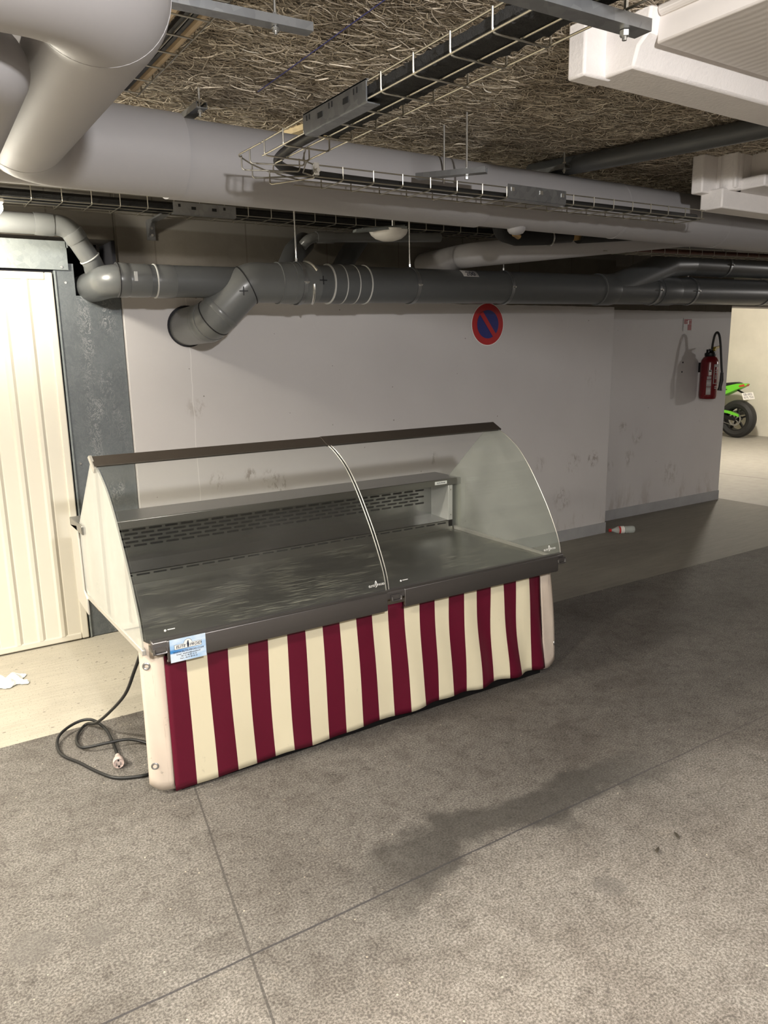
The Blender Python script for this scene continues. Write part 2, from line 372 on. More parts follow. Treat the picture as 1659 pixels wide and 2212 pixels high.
def tube(bm, pts, r, seg=12, cap=True, mi=0, closed=False):
    pts = [V(p) for p in pts]; n = len(pts)
    rr = r if isinstance(r, (list, tuple)) else [r]*n
    t0 = (pts[1]-pts[0]).normalized()
    ref = V((0,0,1)) if abs(t0.z) < .9 else V((1,0,0))
    u = t0.cross(ref).normalized(); rings = []; pt = t0
    for i, p in enumerate(pts):
        if i == 0: t = t0
        elif i == n-1: t = (pts[-1]-pts[-2]).normalized()
        else: t = ((pts[i+1]-p).normalized() + (p-pts[i-1]).normalized()).normalized()
        ax = pt.cross(t)
        if ax.length > 1e-7: u = Matrix.Rotation(pt.angle(t), 3, ax.normalized()) @ u
        u = (u - t*u.dot(t)).normalized(); pt = t; w_ = t.cross(u)
        rings.append([bm.verts.new(p + rr[i]*(math.cos(2*PI*k/seg)*u + math.sin(2*PI*k/seg)*w_)) for k in range(seg)])
    for i in range(n-1):
        for k in range(seg):
            bm.faces.new((rings[i][k], rings[i][(k+1) % seg], rings[i+1][(k+1) % seg], rings[i+1][k])).material_index = mi
    if cap and not closed:
        bm.faces.new(rings[0][::-1]).material_index = mi; bm.faces.new(rings[-1]).material_index = mi
    return bm
def cyl(bm, a, b, r, seg=20, mi=0, r2=None):
    return tube(bm, [a, b], [r, r if r2 is None else r2], seg, True, mi)
def bend(pts, rad, n=7):
    """polyline with rounded corners"""
    pts = [V(p) for p in pts]; out = [pts[0]]
    for i in range(1, len(pts)-1):
        a = (pts[i-1]-pts[i]); b = (pts[i+1]-pts[i]); la, lb = a.length, b.length; a.normalize(); b.normalize()
        ang = a.angle(b); rd = rad[i-1] if isinstance(rad, (list, tuple)) else rad
        d = min(rd/math.tan(ang/2), la*.48, lb*.48)
        p0 = pts[i]+a*d; p2 = pts[i]+b*d
        R = d*math.tan(ang/2); cdir = (a+b).normalized(); c = pts[i] + cdir*(R/math.sin(ang/2))
        v0 = p0-c; v2 = p2-c; tot = v0.angle(v2); axis = v0.cross(v2).normalized()
        for k in range(n+1): out.append(c + Matrix.Rotation(tot*k/n, 3, axis) @ v0)
    out.append(pts[-1]); return out
def smooth_path(pts, n=6):
    P = [V(p) for p in pts]; out = []
    for i in range(len(P)-1):
        p0 = P[max(i-1, 0)]; p1 = P[i]; p2 = P[i+1]; p3 = P[min(i+2, len(P)-1)]
        for k in range(n):
            t = k/n
            out.append(.5*((2*p1)+(p2-p0)*t+(2*p0-5*p1+4*p2-p3)*t*t+(3*p1-p0-3*p2+p3)*t**3))
    out.append(P[-1]); return out
def lathe(bm, prof, org, axis='z', seg=28, mi=0):
    """prof: list of (radius, height) along axis"""
    o = V(org); ax = {'x': V((1,0,0)), 'y': V((0,1,0)), 'z': V((0,0,1))}[axis] if isinstance(axis, str) else V(axis).normalized()
    u = ax.orthogonal().normalized(); w_ = ax.cross(u); rings = []
    for r, h in prof:
        if r < 1e-6: rings.append([bm.verts.new(o+ax*h)])
        else: rings.append([bm.verts.new(o+ax*h+r*(math.cos(2*PI*k/seg)*u+math.sin(2*PI*k/seg)*w_)) for k in range(seg)])
    for a, b in zip(rings, rings[1:]):
        for k in range(seg):
            k2 = (k+1) % seg
            if len(a) == 1 and len(b) == 1: continue
            if len(a) == 1: f = bm.faces.new((a[0], b[k2], b[k]))
            elif len(b) == 1: f = bm.faces.new((a[k], a[k2], b[0]))
            else: f = bm.faces.new((a[k], a[k2], b[k2], b[k]))
            f.material_index = mi
    closed = abs(prof[0][0]-prof[-1][0]) < 1e-9 and abs(prof[0][1]-prof[-1][1]) < 1e-9
    for ring, rev in ((rings[0], True), (rings[-1], False)):
        if len(ring) > 1 and not closed: bm.faces.new(ring[::-1] if rev else ring).material_index = mi
    return bm
def mesh(name, bm, mats, parent=None, bevel=0.0, smooth=True, seg=2, recalc=True):
    if recalc: bmesh.ops.recalc_face_normals(bm, faces=bm.faces[:])
    me = bpy.data.meshes.new(name); bm.to_mesh(me); bm.free()
    for m in (mats if isinstance(mats, (list, tuple)) else [mats]): me.materials.append(m)
    if smooth:
        for p in me.polygons: p.use_smooth = True
        me.set_sharp_from_angle(angle=math.radians(38))
    o = bpy.data.objects.new(name, me); COL.objects.link(o)
    if parent is not None:
        o.parent = parent
        base = V((0,0,0)); q = parent
        while q is not None: base += q.location; q = q.parent
        o.location = -base + V((0,0,0)) if False else V((0,0,0))
        me.transform(Matrix.Translation(-base))
    if bevel:
        md = o.modifiers.new('bevel', 'BEVEL'); md.width = bevel; md.segments = seg; md.limit_method = 'ANGLE'; md.angle_limit = math.radians(40)
    return o
def recentre(o):
    """put a stand-alone mesh's origin at its base"""
    me = o.data; xs = [v.co.copy() for v in me.vertices]
    c = V(((min(v.x for v in xs)+max(v.x for v in xs))/2, (min(v.y for v in xs)+max(v.y for v in xs))/2, min(v.z for v in xs)))
    me.transform(Matrix.Translation(-c)); o.location = c; return o
def tag(o, label, cat, group=None):
    o['label'] = label; o['category'] = cat
    if group: o['group'] = group
    return o
def thing(name, label, cat, loc, group=None):
    o = bpy.data.objects.new(name, None); o.empty_display_size = .05; COL.objects.link(o); o.location = loc
    return tag(o, label, cat, group)
def struct(name, bm, mats, parent=None, **kw):
    o = mesh(name, bm, mats, parent, **kw)
    if parent is None: o['kind'] = 'structure'
    return o
def dup(root, shift, label, group=None):
    r = root.copy(); COL.objects.link(r); r.location = root.location + V(shift); r['label'] = label
    if group: r['group'] = group
    for ch in list(root.children):
        c = ch.copy(); COL.objects.link(c); c.parent = r
        for g in list(ch.children):
            d = g.copy(); COL.objects.link(d); d.parent = c
    return r
def text(name, body, size, m, parent, loc, right=(1,0,0), upv=(0,0,1), align='CENTER', shear=0.0, ext=.0004, bold=0.0, kind_part=True):
    cu = bpy.data.curves.new('text', 'FONT'); cu.body = body; cu.size = size; cu.align_x = align; cu.align_y = 'CENTER'
    cu.extrude = ext; cu.shear = shear; cu.offset = bold; cu.resolution_u = 3
    t = bpy.data.objects.new('text', cu); COL.objects.link(t)
    dg = bpy.context.evaluated_depsgraph_get(); me = bpy.data.meshes.new_from_object(t.evaluated_get(dg))
    bpy.data.objects.remove(t)
    r = V(right).normalized(); u = V(upv).normalized(); nrm = r.cross(u)
    me.transform(Matrix(((r.x,u.x,nrm.x,loc[0]),(r.y,u.y,nrm.y,loc[1]),(r.z,u.z,nrm.z,loc[2]),(0,0,0,1))))
    me.materials.clear(); me.materials.append(m); me.name = name
    o = bpy.data.objects.new(name, me); COL.objects.link(o)
    base = V((0,0,0)); q = parent
    while q is not None: base += q.location; q = q.parent
    me.transform(Matrix.Translation(-base)); o.parent = parent
    return o

# ================================================================== STRUCTURE
CZ = 2.5
bm = nb()
def quadz(bm, x0, y0, x1, y1, z, mi):
    f = bm.faces.new([bm.verts.new(c) for c in ((x0,y0,z),(x1,y0,z),(x1,y1,z),(x0,y1,z))]); f.material_index = mi
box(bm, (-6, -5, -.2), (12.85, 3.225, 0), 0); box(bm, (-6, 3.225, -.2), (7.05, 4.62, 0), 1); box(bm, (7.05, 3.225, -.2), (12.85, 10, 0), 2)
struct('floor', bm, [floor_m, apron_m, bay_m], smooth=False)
ce = struct('ceiling', box(nb(), (-6, -5, CZ), (13.0, 10, CZ+.2)), wood_wool, smooth=False)
import numpy as np
def fibres(x0, x1, y0, y1, n, seed):
    rg = np.random.default_rng(seed); K = 9
    px = rg.uniform(x0, x1, n); py = rg.uniform(y0, y1, n); a0 = rg.uniform(0, 2*np.pi, n)
    # strands lie more along the boards than across
    a0 = np.where(rg.random(n) < .55, rg.normal(0.15, .45, n)+np.pi*(rg.random(n) < .5), a0)
    L = rg.uniform(.045, .13, n); cv = rg.normal(0, 9, n); cv2 = rg.normal(0, 120, n); wd = rg.uniform(.0007, .0016, n)
    z0 = CZ-rg.uniform(.0005, .0075, n); tilt = rg.normal(0, .5, n)
    xs = np.zeros((n, K)); ys = np.zeros((n, K)); an = np.zeros((n, K)); x = px.copy(); y = py.copy(); ds = L/(K-1)
    for k in range(K):
        sdist = (k-(K-1)/2)*ds; an[:, k] = a0+cv*sdist+cv2*sdist**2*np.sign(cv); xs[:, k] = x; ys[:, k] = y
        x = x+np.cos(an[:, k])*ds; y = y+np.sin(an[:, k])*ds
    zz = z0[:, None]-.0025*np.sin(np.linspace(0, np.pi, K))[None, :]*rg.random(n)[:, None]
    nx_, ny_ = -np.sin(an), np.cos(an)
    A_ = np.stack([xs+nx_*wd[:, None], ys+ny_*wd[:, None], zz+wd[:, None]*tilt[:, None]], -1); B_ = np.stack([xs-nx_*wd[:, None], ys-ny_*wd[:, None], zz-wd[:, None]*tilt[:, None]], -1)
    co = np.concatenate([A_, B_], 1).reshape(-1, 3)
    base = (np.arange(n)*2*K)[:, None]; k = np.arange(K-1)[None, :]
    q = np.stack([base+k, base+k+1, base+K+k+1, base+K+k], -1).reshape(-1, 4)
    me = bpy.data.meshes.new('wood_wool_fibre'); me.vertices.add(len(co)); me.vertices.foreach_set('co', co.ravel().astype(np.float32))
    me.loops.add(q.size); me.loops.foreach_set('vertex_index', q.ravel().astype(np.int32)); me.polygons.add(len(q)); me.polygons.foreach_set('loop_start', (np.arange(len(q))*4).astype(np.int32))
    me.update(calc_edges=True); me.validate(); me.materials.append(fibre_m)
    o = bpy.data.objects.new('wood_wool_fibre', me); COL.objects.link(o); o.parent = ce; o['kind'] = 'stuff'; return o
fibres(.3, 4.6, 1.2, 3.3, 46000, 5)
bm = nb(); tube(bm, [(1.289, .6, CZ-.0085), (1.289, 1.98, CZ-.0085), (1.293, 2.45, CZ-.0085), (1.296, 2.83, CZ-.0085)], .0018, 6)
mesh('chalk_line', bm, chalk_m, ce)

bm = nb(); box(bm, (1.118, 4.28, 0), (4.972, 4.58, CZ)); box(bm, (-6, 4.33, 2.14), (1.118, 4.55, CZ))
struct('wall_back', bm, wallb_m, bevel=.004)
bm = nb(); box(bm, (4.972, 4.58, 0), (6.995, 4.80, CZ)); box(bm, (6.80, 4.80, 0), (6.995, 10, CZ))
struct('wall_right', bm, wallr_m)
struct('trim_1', box(nb(), (6.995, 4.60, 1.905), (12.7, 4.80, CZ)), plain_wall)      # lintel over the bay opening
struct('wall_bay_end', box(nb(), (12.45, 4.4, 0), (12.7, 10, CZ)), cream_wall)
struct('wall_bay_back', box(nb(), (6.995, 9.9, 0), (12.45, 10.1, CZ)), cream_wall)
struct('wall_aisle_end', box(nb(), (13.6, -5, 0), (13.8, 4.4, CZ)), plain_wall)
struct('wall_front', box(nb(), (-6, -5.2, 0), (13.8, -5, CZ)), plain_wall)
struct('wall_left', box(nb(), (-6.2, -5, 0), (-6, 4.6, CZ)), plain_wall)
struct('wall_garage', box(nb(), (-6, 4.33, 0), (-1.95, 4.55, 2.14)), plain_wall)
bm = nb(); box(bm, (-1.95, 4.75, 0), (1.118, 4.80, CZ)); box(bm, (1.10, 4.335, 1.86), (1.1175, 4.60, 2.138)); struct('wall_cavity', bm, dark_void)  # cavity back; the thin black lining paints shade on the wall's end face
struct('baseboard_back', box(nb(), (1.118, 4.274, 0), (4.976, 4.2815, .092)), skirting)
struct('baseboard_right', box(nb(), (4.976, 4.574, 0), (6.999, 4.5815, .094)), skirting)

# ---- garage door with pressed ribs
d = struct('door_1', nb(), door_m) if False else None
bm = nb()
def rib_profile(x0, x1, pitch, wid, dep):
    pts = [(x0, 0)]; x = x1-.098
    xs = []
    while x > x0+.1: xs.append(x); x -= pitch
    for c in sorted(xs): pts += [(c-wid, 0), (c-wid*.55, -dep), (c+wid*.15, -dep), (c+wid*.75, .002), (c+wid, 0)]
    pts.append((x1, 0)); return pts
pr = rib_profile(-1.85, .752, .112, .024, .010)
Yd = 4.292; rows = [.040, 1.935]
g = [[bm.verts.new((x, Yd+y, z)) for x, y in pr] for z in rows]
for i in range(len(pr)-1): bm.faces.new((g[0][i], g[0][i+1], g[1][i+1], g[1][i]))
for i in range(len(pr)-1):
    pass
box(bm, (-1.85, Yd+.012, .040), (.752, Yd+.03, 1.935))
door = struct('door_1', bm, door_m, smooth=False)
bm = nb()
for a, b in (((.745, 4.283, .008), (.782, 4.31, 1.962)), ((-1.85, 4.283, .008), (.7445, 4.31, .042)), ((-1.85, 4.283, 1.925), (.7445, 4.31, 1.962)), ((-1.89, 4.283, .008), (-1.8505, 4.31, 1.962))): box(bm, a, b)
mesh('door_frame', bm, door_m, door, bevel=.006)
mesh('door_gap', box(nb(), (-1.92, 4.316, 0), (.800, 4.33, 1.975)), dark_void, door)
# ---- galvanised sheet beside the door (notched for the pipe) and sheet over the door
pts = [(.797, 4.302, .004), (1.114, 4.302, .004), (1.114, 4.302, 1.852), (.890, 4.302, 1.852), (.890, 4.302, 2.01), (.797, 4.302, 2.01)]
t2 = struct('trim_2', prism(nb(), pts, (0, .012, 0)), galv_sheet, smooth=False)
for x, z in ((.845, 1.915), (.83, .98), (.845, .16)): mesh('screw', lathe(nb(), [(0, -.005), (.006, -.005), (.008, 0)], (x, 4.302, z), (0, 1, 0), 10), bolt_m, t2)
mesh('fold', box(nb(), (.790, 4.292, .004), (.799, 4.314, 1.972)), galv_lintel, t2)
bm = nb(); box(bm, (-1.95, 4.284, 1.976), (.862, 4.30, 2.116)); box(bm, (.858, 4.284, 2.085), (.870, 4.32, 2.116))
t3 = struct('trim_3', bm, galv_lintel, smooth=False)
bm = nb(); lathe(bm, [(0, -.005), (.006, -.005), (.008, 0)], (.83, 4.284, 1.99), (0, 1, 0), 10); mesh('screw', bm, bolt_m, t3)

# ---- white painted beams under the ceiling on the right
bm = nb()
# edge beam with a fillet up to the drop block
prof = [(1.824, 2.347), (1.66, 2.347), (1.64, 2.40), (1.612, 2.425), (1.60, CZ), (1.824, CZ)]
nx = 9; ring = []
for i in range(nx):
    x = 1.962 + (12 if i == nx-1 else i*.35) if i else 1.958
    ring.append([bm.verts.new((x, y+random.uniform(-.003, .003), z)) for y, z in prof])
for i in range(nx-1):
    for k in range(len(prof)): k2 = (k+1) % len(prof); bm.faces.new((ring[i][k], ring[i][k2], ring[i+1][k2], ring[i+1][k]))
bm.faces.new(ring[0]); bm.faces.new(ring[-1][::-1])
box(bm, (1.868, 1.762, 2.343), (1.99, 1.832, CZ))
b1 = struct('trim_4', bm, beam_white, bevel=.008)
bm = nb(); box(bm, (2.0, -4.9, 2.402), (12.0, 1.612, CZ))
tube(bm, [(2.0, -4.9, CZ-.012), (2.0, 1.60, CZ-.012)], .02, 8)
struct('trim_5', bm, beam_ribbed, bevel=.006)
bm = nb(); box(bm, (3.705, 2.525, 2.232), (11.8, 2.655, 2.33)); box(bm, (3.64, 2.60, 2.312), (3.76, 2.668, CZ))
cyl(bm, (3.80, 2.545, 2.318), (3.80, 2.545, CZ), .058, 20); box(bm, (3.80, 2.36, 2.318), (11.8, 2.53, 2.375)); box(bm, (3.755, 2.49, 2.326), (11.8, 2.61, CZ))
struct('trim_6', bm, beam_white, bevel=.008)
struct('trim_7', box(nb(), (3.88, 1.9, 2.375), (11.8, 2.50, CZ)), beam_ribbed)

# ================================================================== DISPLAY CASE
XL, XR, XM = .615, 2.580, 1.600
case = thing('refrigerated_display_case', 'stainless market display case with curved glass front and maroon and cream striped skirt', 'display case', (1.6, 2.9, 0))
ARC = [(2.945, 1.150), (2.885, 1.128), (2.80, 1.080), (2.735, 1.022), (2.67, .945), (2.582, .822), (2.52, .715), (2.492, .652), (2.480, .600)]
ARC = [(v.x, v.y) for v in smooth_path([(a, b, 0) for a, b in ARC], 3)]
# deck
bm = nb(); box(bm, (XL+.03, 2.478, .556), (XR-.03, 3.262, .572)); mesh('deck', bm, steel_deck, case, bevel=.002)
mesh('underside_pan', box(nb(), (XL+.035, 2.52, .535), (XR-.035, 3.29, .5555)), foam_brown, case)
# front fascia: one long top strip, two pressed aprons
bm = nb(); pf = [(2.484, .602), (2.463, .602), (2.456, .596), (2.455, .568), (2.484, .568)]
prism(bm, [(XL+.028, y, z) for y, z in pf], (XR-XL-.033, 0, 0)); mesh('front_edge', bm, steel_dark, case, bevel=.002)
for (a, b) in ((.690, 1.583), (1.668, 2.535)):
    pa = [(2.4545, .600), (2.449, .597), (2.447, .530), (2.450, .522), (2.463, .519), (2.463, .526), (2.4545, .531)]
    mesh('front_apron', prism(nb(), [(a, y, z) for y, z in pa], (b-a, 0, 0)), steel_dark, case, bevel=.0015)
for x in (.668, 1.626, 2.556):
    bm = nb(); tube(bm, bend([(x-.022, 2.446, .578), (x-.022, 2.446, .560), (x+.022, 2.446, .560), (x+.022, 2.446, .578)], .006), .004, 8); box(bm, (x-.026, 2.449, .556), (x+.026, 2.4545, .584)); mesh('glass_clip', bm, steel_dark, case)
# side glass
SIDE = ARC + [(2.478, .572), (3.385, .545), (3.345, .850), (2.995, 1.165)]
for x0, gm in ((XL, glass_left), (XR-.006, glass_side)):
    mesh('side_glass', prism(nb(), [(x0, y, z) for y, z in SIDE], (.006, 0, 0)), gm, case, smooth=False)
# aluminium channel under each side glass
for x0 in (XL-.004, XR-.010):
    bm = nb(); prism(bm, [(x0, 2.47, .556), (x0, 3.39, .530), (x0, 3.39, .548), (x0, 2.47, .576)], (.014, 0, 0)); mesh('side_channel', bm, alu, case, bevel=.002)
mesh('seal', prism(nb(), [(XR-.028, 2.50, .572), (XR-.028, 3.26, .572), (XR-.028, 3.26, .590), (XR-.028, 2.50, .582)], (.016, 0, 0)), alu, case)
# two curved front panes
def pane(x0, x1, name):
    bm = nb(); n = len(ARC); off = []
    for i in range(n):
        a = V((*ARC[max(i-1, 0)], 0)); b = V((*ARC[min(i+1, n-1)], 0)); t = (b-a).normalized(); off.append((ARC[i][0]+t.y*.006, ARC[i][1]-t.x*.006))
    L = [[bm.verts.new((x, y, z)) for y, z in ARC] for x in (x0, x1)]; M = [[bm.verts.new((x, y-.0, z)) for y, z in off] for x in (x0, x1)]
    for i in range(n-1):
        bm.faces.new((L[0][i], L[0][i+1], L[1][i+1], L[1][i])); bm.faces.new((M[0][i], M[1][i], M[1][i+1], M[0][i+1]))
        bm.faces.new((L[0][i], M[0][i], M[0][i+1], L[0][i+1])); bm.faces.new((L[1][i], L[1][i+1], M[1][i+1], M[1][i]))
    bm.faces.new((L[0][0], L[1][0], M[1][0], M[0][0])); bm.faces.new((L[0][-1], M[0][-1], M[1][-1], L[1][-1]))
    return mesh(name, bm, glass_front, case)
pl = pane(XL+.012, XM-.004, 'front_glass'); prg = pane(XM+.006, XR-.010, 'front_glass')
# bright ground edges of the panes where they meet
for x, par in ((XM-.0055, pl), (XM+.0075, prg)):
    mesh('glass_edge', tube(nb(), [(x, y-.004, z) for y, z in ARC], .0021, 6), alu, par)
mesh('glass_joint', tube(nb(), [(XM+.001, y+.001, z) for y, z in ARC], .0028, 6), rubber, pl)
mesh('glass_edge', tube(nb(), [(XR-.003, y-.003, z) for y, z in ARC], .0022, 6), alu, prg)
# small etched marks on the glass
def etched(x, y, z, s, par):
    text('etched_mark', 'ELITE', s, white_print, par, (x-.020*s/.012, y, z), upv=(0, .25, 1)); text('etched_mark', 'FROID', s, white_print, par, (x+.024*s/.012, y, z+.001), upv=(0, .25, 1))
    bm = nb(); tube(bm, smooth_path([(x-.002, y, z-.006), (x+.003, y, z-.005), (x+.004, y, z+.008), (x+.001, y+.003, z+.018), (x-.002, y+.002, z+.012), (x-.003, y, z)], 3), .0012, 6); mesh('etched_mark', bm, white_print, par)
etched(1.545, 2.474, .630, .012, pl); etched(2.50, 2.474, .628, .012, prg)
for x, par in ((.695, pl), (1.665, prg)):
    bm = nb(); lathe(bm, [(0, -.0006), (.0042, -.0006), (.0042, .0006)], (x, 2.474, .628), (0, 1, 0), 10); box(bm, (x+.008, 2.4735, .6275), (x+.034, 2.4745, .6305)); mesh('etched_mark', bm, white_print, par)
# top rails
for a, b in ((XL-.004, XM-.012), (XM-.012, XR+.012)):
    e = .002 if a > 1 else 0
    pr_ = [(2.930, 1.142-e), (2.922-e, 1.148), (2.985, 1.178+e), (3.006, 1.172), (3.004, 1.160), (2.985, 1.164)]
    mesh('top_rail', prism(nb(), [(a, y, z) for y, z in pr_], (b-a, 0, 0)), bronze, case, bevel=.001)
mesh('rail_end', prism(nb(), [(XL-.008, 2.915, 1.140), (XL-.008, 2.985, 1.182), (XL-.008, 3.010, 1.172), (XL-.008, 2.96, 1.138), (XL-.008, 2.93, 1.122)], (.010, 0, 0)), alu, case)
# rear evaporator housing
bm = nb(); box(bm, (.606, 3.262, .820), (2.604, 3.50, .857)); mesh('housing_top', bm, steel, case, bevel=.003)
bm = nb(); box(bm, (.622, 3.45, .475), (2.590, 3.496, .819)); box(bm, (.650, 3.29, .470), (2.560, 3.45, .532)); mesh('housing_back', bm, foam_brown, case)
mesh('housing_side', prism(nb(), [(.606, 3.355, .845), (.606, 3.50, .825), (.606, 3.50, .487), (.606, 3.478, .478), (.606, 3.295, .462), (.606, 3.295, .535), (.606, 3.345, .560)], (.008, 0, 0)), steel_side, case, bevel=.002)
mesh('housing_side', prism(nb(), [(2.592, 3.262, .819), (2.592, 3.50, .819), (2.592, 3.50, .47), (2.592, 3.262, .535)], (.012, 0, 0)), steel_side, case)
mesh('end_cheek', box(nb(), (2.516, 3.262, .588), (2.545, 3.45, .8195)), cheek_steel, case, bevel=.001)
mesh('end_cheek', box(nb(), (.655, 3.262, .588), (.684, 3.45, .8195)), cheek_steel, case, bevel=.001)
for z in (.655, .795): mesh('screw', lathe(nb(), [(0, -.003), (.004, -.003), (.005, 0)], (2.531, 3.2615, z), (0, 1, 0), 10), bolt_m, case)
# lip in front of the opening with its row of slots, and the slotted grille inside
def slotted(bm, x0, x1, z0, z1, y, rows, slot, pitch, hgt, stagger, seg=5, th=.0015):
    """panel in the XZ plane with stadium slots cut through; rows = list of z centres"""
    zs = sorted(rows); edges = [z0] + [(a+b)/2 for a, b in zip(zs, zs[1:])] + [z1]
    if len(zs) > 1: edges[0], edges[-1] = zs[0]-(zs[1]-zs[0])/2, zs[-1]+(zs[1]-zs[0])/2
    def q(a, b, c, d): bm.faces.new([bm.verts.new(p) for p in ((a, y, c), (b, y, c), (b, y, d), (a, y, d))])
    if edges[0] > z0: q(x0, x1, z0, edges[0])
    if edges[-1] < z1: q(x0, x1, edges[-1], z1)
    for i, zc in enumerate(zs):
        a0 = x0 + (.012 + (pitch/2 if (i % 2 and stagger) else 0)); n = int((x1-.01-a0)/pitch); lo, hi = edges[i], edges[i+1]
        q(x0, a0, lo, hi); q(a0+n*pitch, x1, lo, hi)
        for k in range(n):
            ca = a0+k*pitch; cb = ca+pitch; cx = (ca+cb)/2; h = slot/2-hgt/2; r = hgt/2
            lp = [(cx+h+r*math.cos(t), zc+r*math.sin(t)) for t in [(-.5+j/seg)*PI for j in range(seg+1)]] + [(cx-h+r*math.cos(t), zc+r*math.sin(t)) for t in [(.5+j/seg)*PI for j in range(seg+1)]]
            out = []
            for (px, pz) in lp:
                if abs(px-cx) >= h-1e-9 and abs(pz-zc) < r*.72: out.append((cb if px > cx else ca, zc+(pz-zc)/(r*.72)*((hi-zc) if pz > zc else (zc-lo))*.999))
                else: out.append((px if abs(px-cx) <= h+r*.5 else px, hi if pz > zc else lo))
            vi = [bm.verts.new((px, y, pz)) for px, pz in lp]; vo = [bm.verts.new((px, y, pz)) for px, pz in out]; m = len(lp)
            wi = [bm.verts.new((px, y+th*3, pz)) for px, pz in lp]
            for j in range(m):
                j2 = (j+1) % m
                try: bm.faces.new((vi[j], vo[j], vo[j2], vi[j2]))
                except Exception: pass
                bm.faces.new((vi[j], vi[j2], wi[j2], wi[j]))
            # corners of the cell
            for cxn, czn in ((cb, hi), (cb, lo), (ca, hi), (ca, lo)):
                best = sorted(range(m), key=lambda t: (out[t][0]-cxn)**2+(out[t][1]-czn)**2)
                on_v = [t for t in best if abs(out[t][0]-cxn) < 1e-6]; on_h = [t for t in best if abs(out[t][1]-czn) < 1e-6]
                if on_v and on_h:
                    try: bm.faces.new((vo[on_v[0]], bm.verts.new((cxn, y, czn)), vo[on_h[0]]))
                    except Exception: pass
    return bm
rows = [.704+i*.0185 for i in range(6)]
grille = mesh('slotted_grille', slotted(nb(), .684, 2.516, .634, .8195, 3.42, rows, .060, .074, .0095, True), panel_steel, case, smooth=False, recalc=False)
mesh('grille_backing', box(nb(), (.684, 3.432, .634), (2.516, 3.440, .819)), black_hole, case)
bm = nb(); prism(bm, [(.684, 3.262, .626), (.684, 3.42, .634), (.684, 3.42, .628), (.684, 3.262, .622)], (1.832, 0, 0)); mesh('drip_shelf', bm, panel_steel, case)
mesh('slotted_lip', slotted(nb(), .645, 2.545, .572, .626, 3.262, [.612], .060, .074, .008, False), steel, case, smooth=False, recalc=False)
mesh('lip_backing', box(nb(), (.686, 3.272, .573), (2.514, 3.280, .6215)), black_hole, case)
np_ = mesh('nameplate', box(nb(), (2.425, 3.2595, .830), (2.505, 3.2618, .848)), white_print, case, bevel=.006)
text('plate_text', 'ELITE FROID', .0105, ink, np_, (2.465, 3.2590, .839))
# striped skirt
def skirt():
    bm = nb(); x0, x1 = .690, 2.503; ns = 23; sw = (x1-x0)/ns; sub = 4; cols = ns*sub; nz = 20
    g = []
    for j in range(nz+1):
        t = j/nz; row = []
        for i in range(cols+1):
            u = i/cols; x = x0+u*(x1-.034*t-x0)
            bz = .017+.022*min(1, u*1.5)+.003*math.sin(u*31)*min(1, u*4)+.002*math.sin(u*53+1)
            z = bz+(.527-bz)*t
            rip = (1-t)*.5+.25
            y = 2.497-.012*(1-t)**2 + rip*(.005*math.sin(u*40)+ .034*max(0, u-.40)*math.sin(u*62+t*3)) + .007*max(0, u-.7)*math.sin(u*95-t*4) - .006*(1-t)*math.sin(u*22+1)*.6
            wob = .011*max(0, u-.35)*math.sin(t*6.5+u*9)+.003*math.sin(t*4+u*15)
            e = min(1, 8*min(u, 1-u)); row.append(bm.verts.new((x+wob*e*(1 if i % sub == 0 else .9), y, z)))
        g.append(row)
    for j in range(nz):
        for i in range(cols): bm.faces.new((g[j][i], g[j][i+1], g[j+1][i+1], g[j+1][i])).material_index = (i//sub) % 2
    o = mesh('striped_skirt', bm, [maroon, cream], case)
    md = o.modifiers.new('thick', 'SOLIDIFY'); md.thickness = .0015; md.offset = 1
    return o
skirt()
def flap(x0, x1, lean, left):
    """end of the skirt folded round the corner post, with a rounded lower corner"""
    bm = nb(); nz = 16; nu = 7; g = []
    for j in range(nz+1):
        t = j/nz; row = []
        for i in range(nu+1):
            u = i/nu
            zb = .018+(.030*((1-u)**3) if left else .030*(u**3)) + (0 if left else .006*(1-u))
            z = zb+(.553 if left else .520)*t - (0 if not left else .045*max(0, (u-.5))*t)
            x = x0+(x1-x0)*u + lean*t - (0 if left else .022*u*t**3)
            y = 2.505+(.030*(1-u)**2 if left else -.008+.010*u**3) - .003*math.sin(u*6+t*5)
            row.append(bm.verts.new((x, y, z)))
        g.append(row)
    for j in range(nz):
        for i in range(nu): bm.faces.new((g[j][i], g[j][i+1], g[j+1][i+1], g[j+1][i]))
    o = mesh('end_flap', bm, flap_m, case); md = o.modifiers.new('thick', 'SOLIDIFY'); md.thickness = .003; md.offset = 0
    return o
fl = flap(.613, .694, .003, True); fr = flap(2.503, 2.590, -.034, False)
def eyelet(x, y, z, par, turn=0.0):
    bm = nb(); n = V((-.45, -1, 0)).normalized() if turn == 0 else V((1, -.35, 0)).normalized(); u = V((0, 0, 1)); r = n.cross(u)
    pts = [V((x, y, z))+.0105*(math.cos(2*PI*k/20)*r+math.sin(2*PI*k/20)*u) for k in range(21)]
    tube(bm, pts, .0042, 7); o = mesh('eyelet', bm, grey_metal, par)
    return o
eyelet(.634, 2.521, .497, fl); eyelet(.634, 2.521, .118, fl); eyelet(2.532, 2.512, .500, fr, 1); eyelet(2.582, 2.512, .136, fr, 1)
bm = nb(); tube(bm, [(2.535, 2.515, .505), (2.548, 2.510, .510), (2.556, 2.512, .502), (2.552, 2.52, .492)], .003, 6); mesh('hook', bm, bolt_m, case)
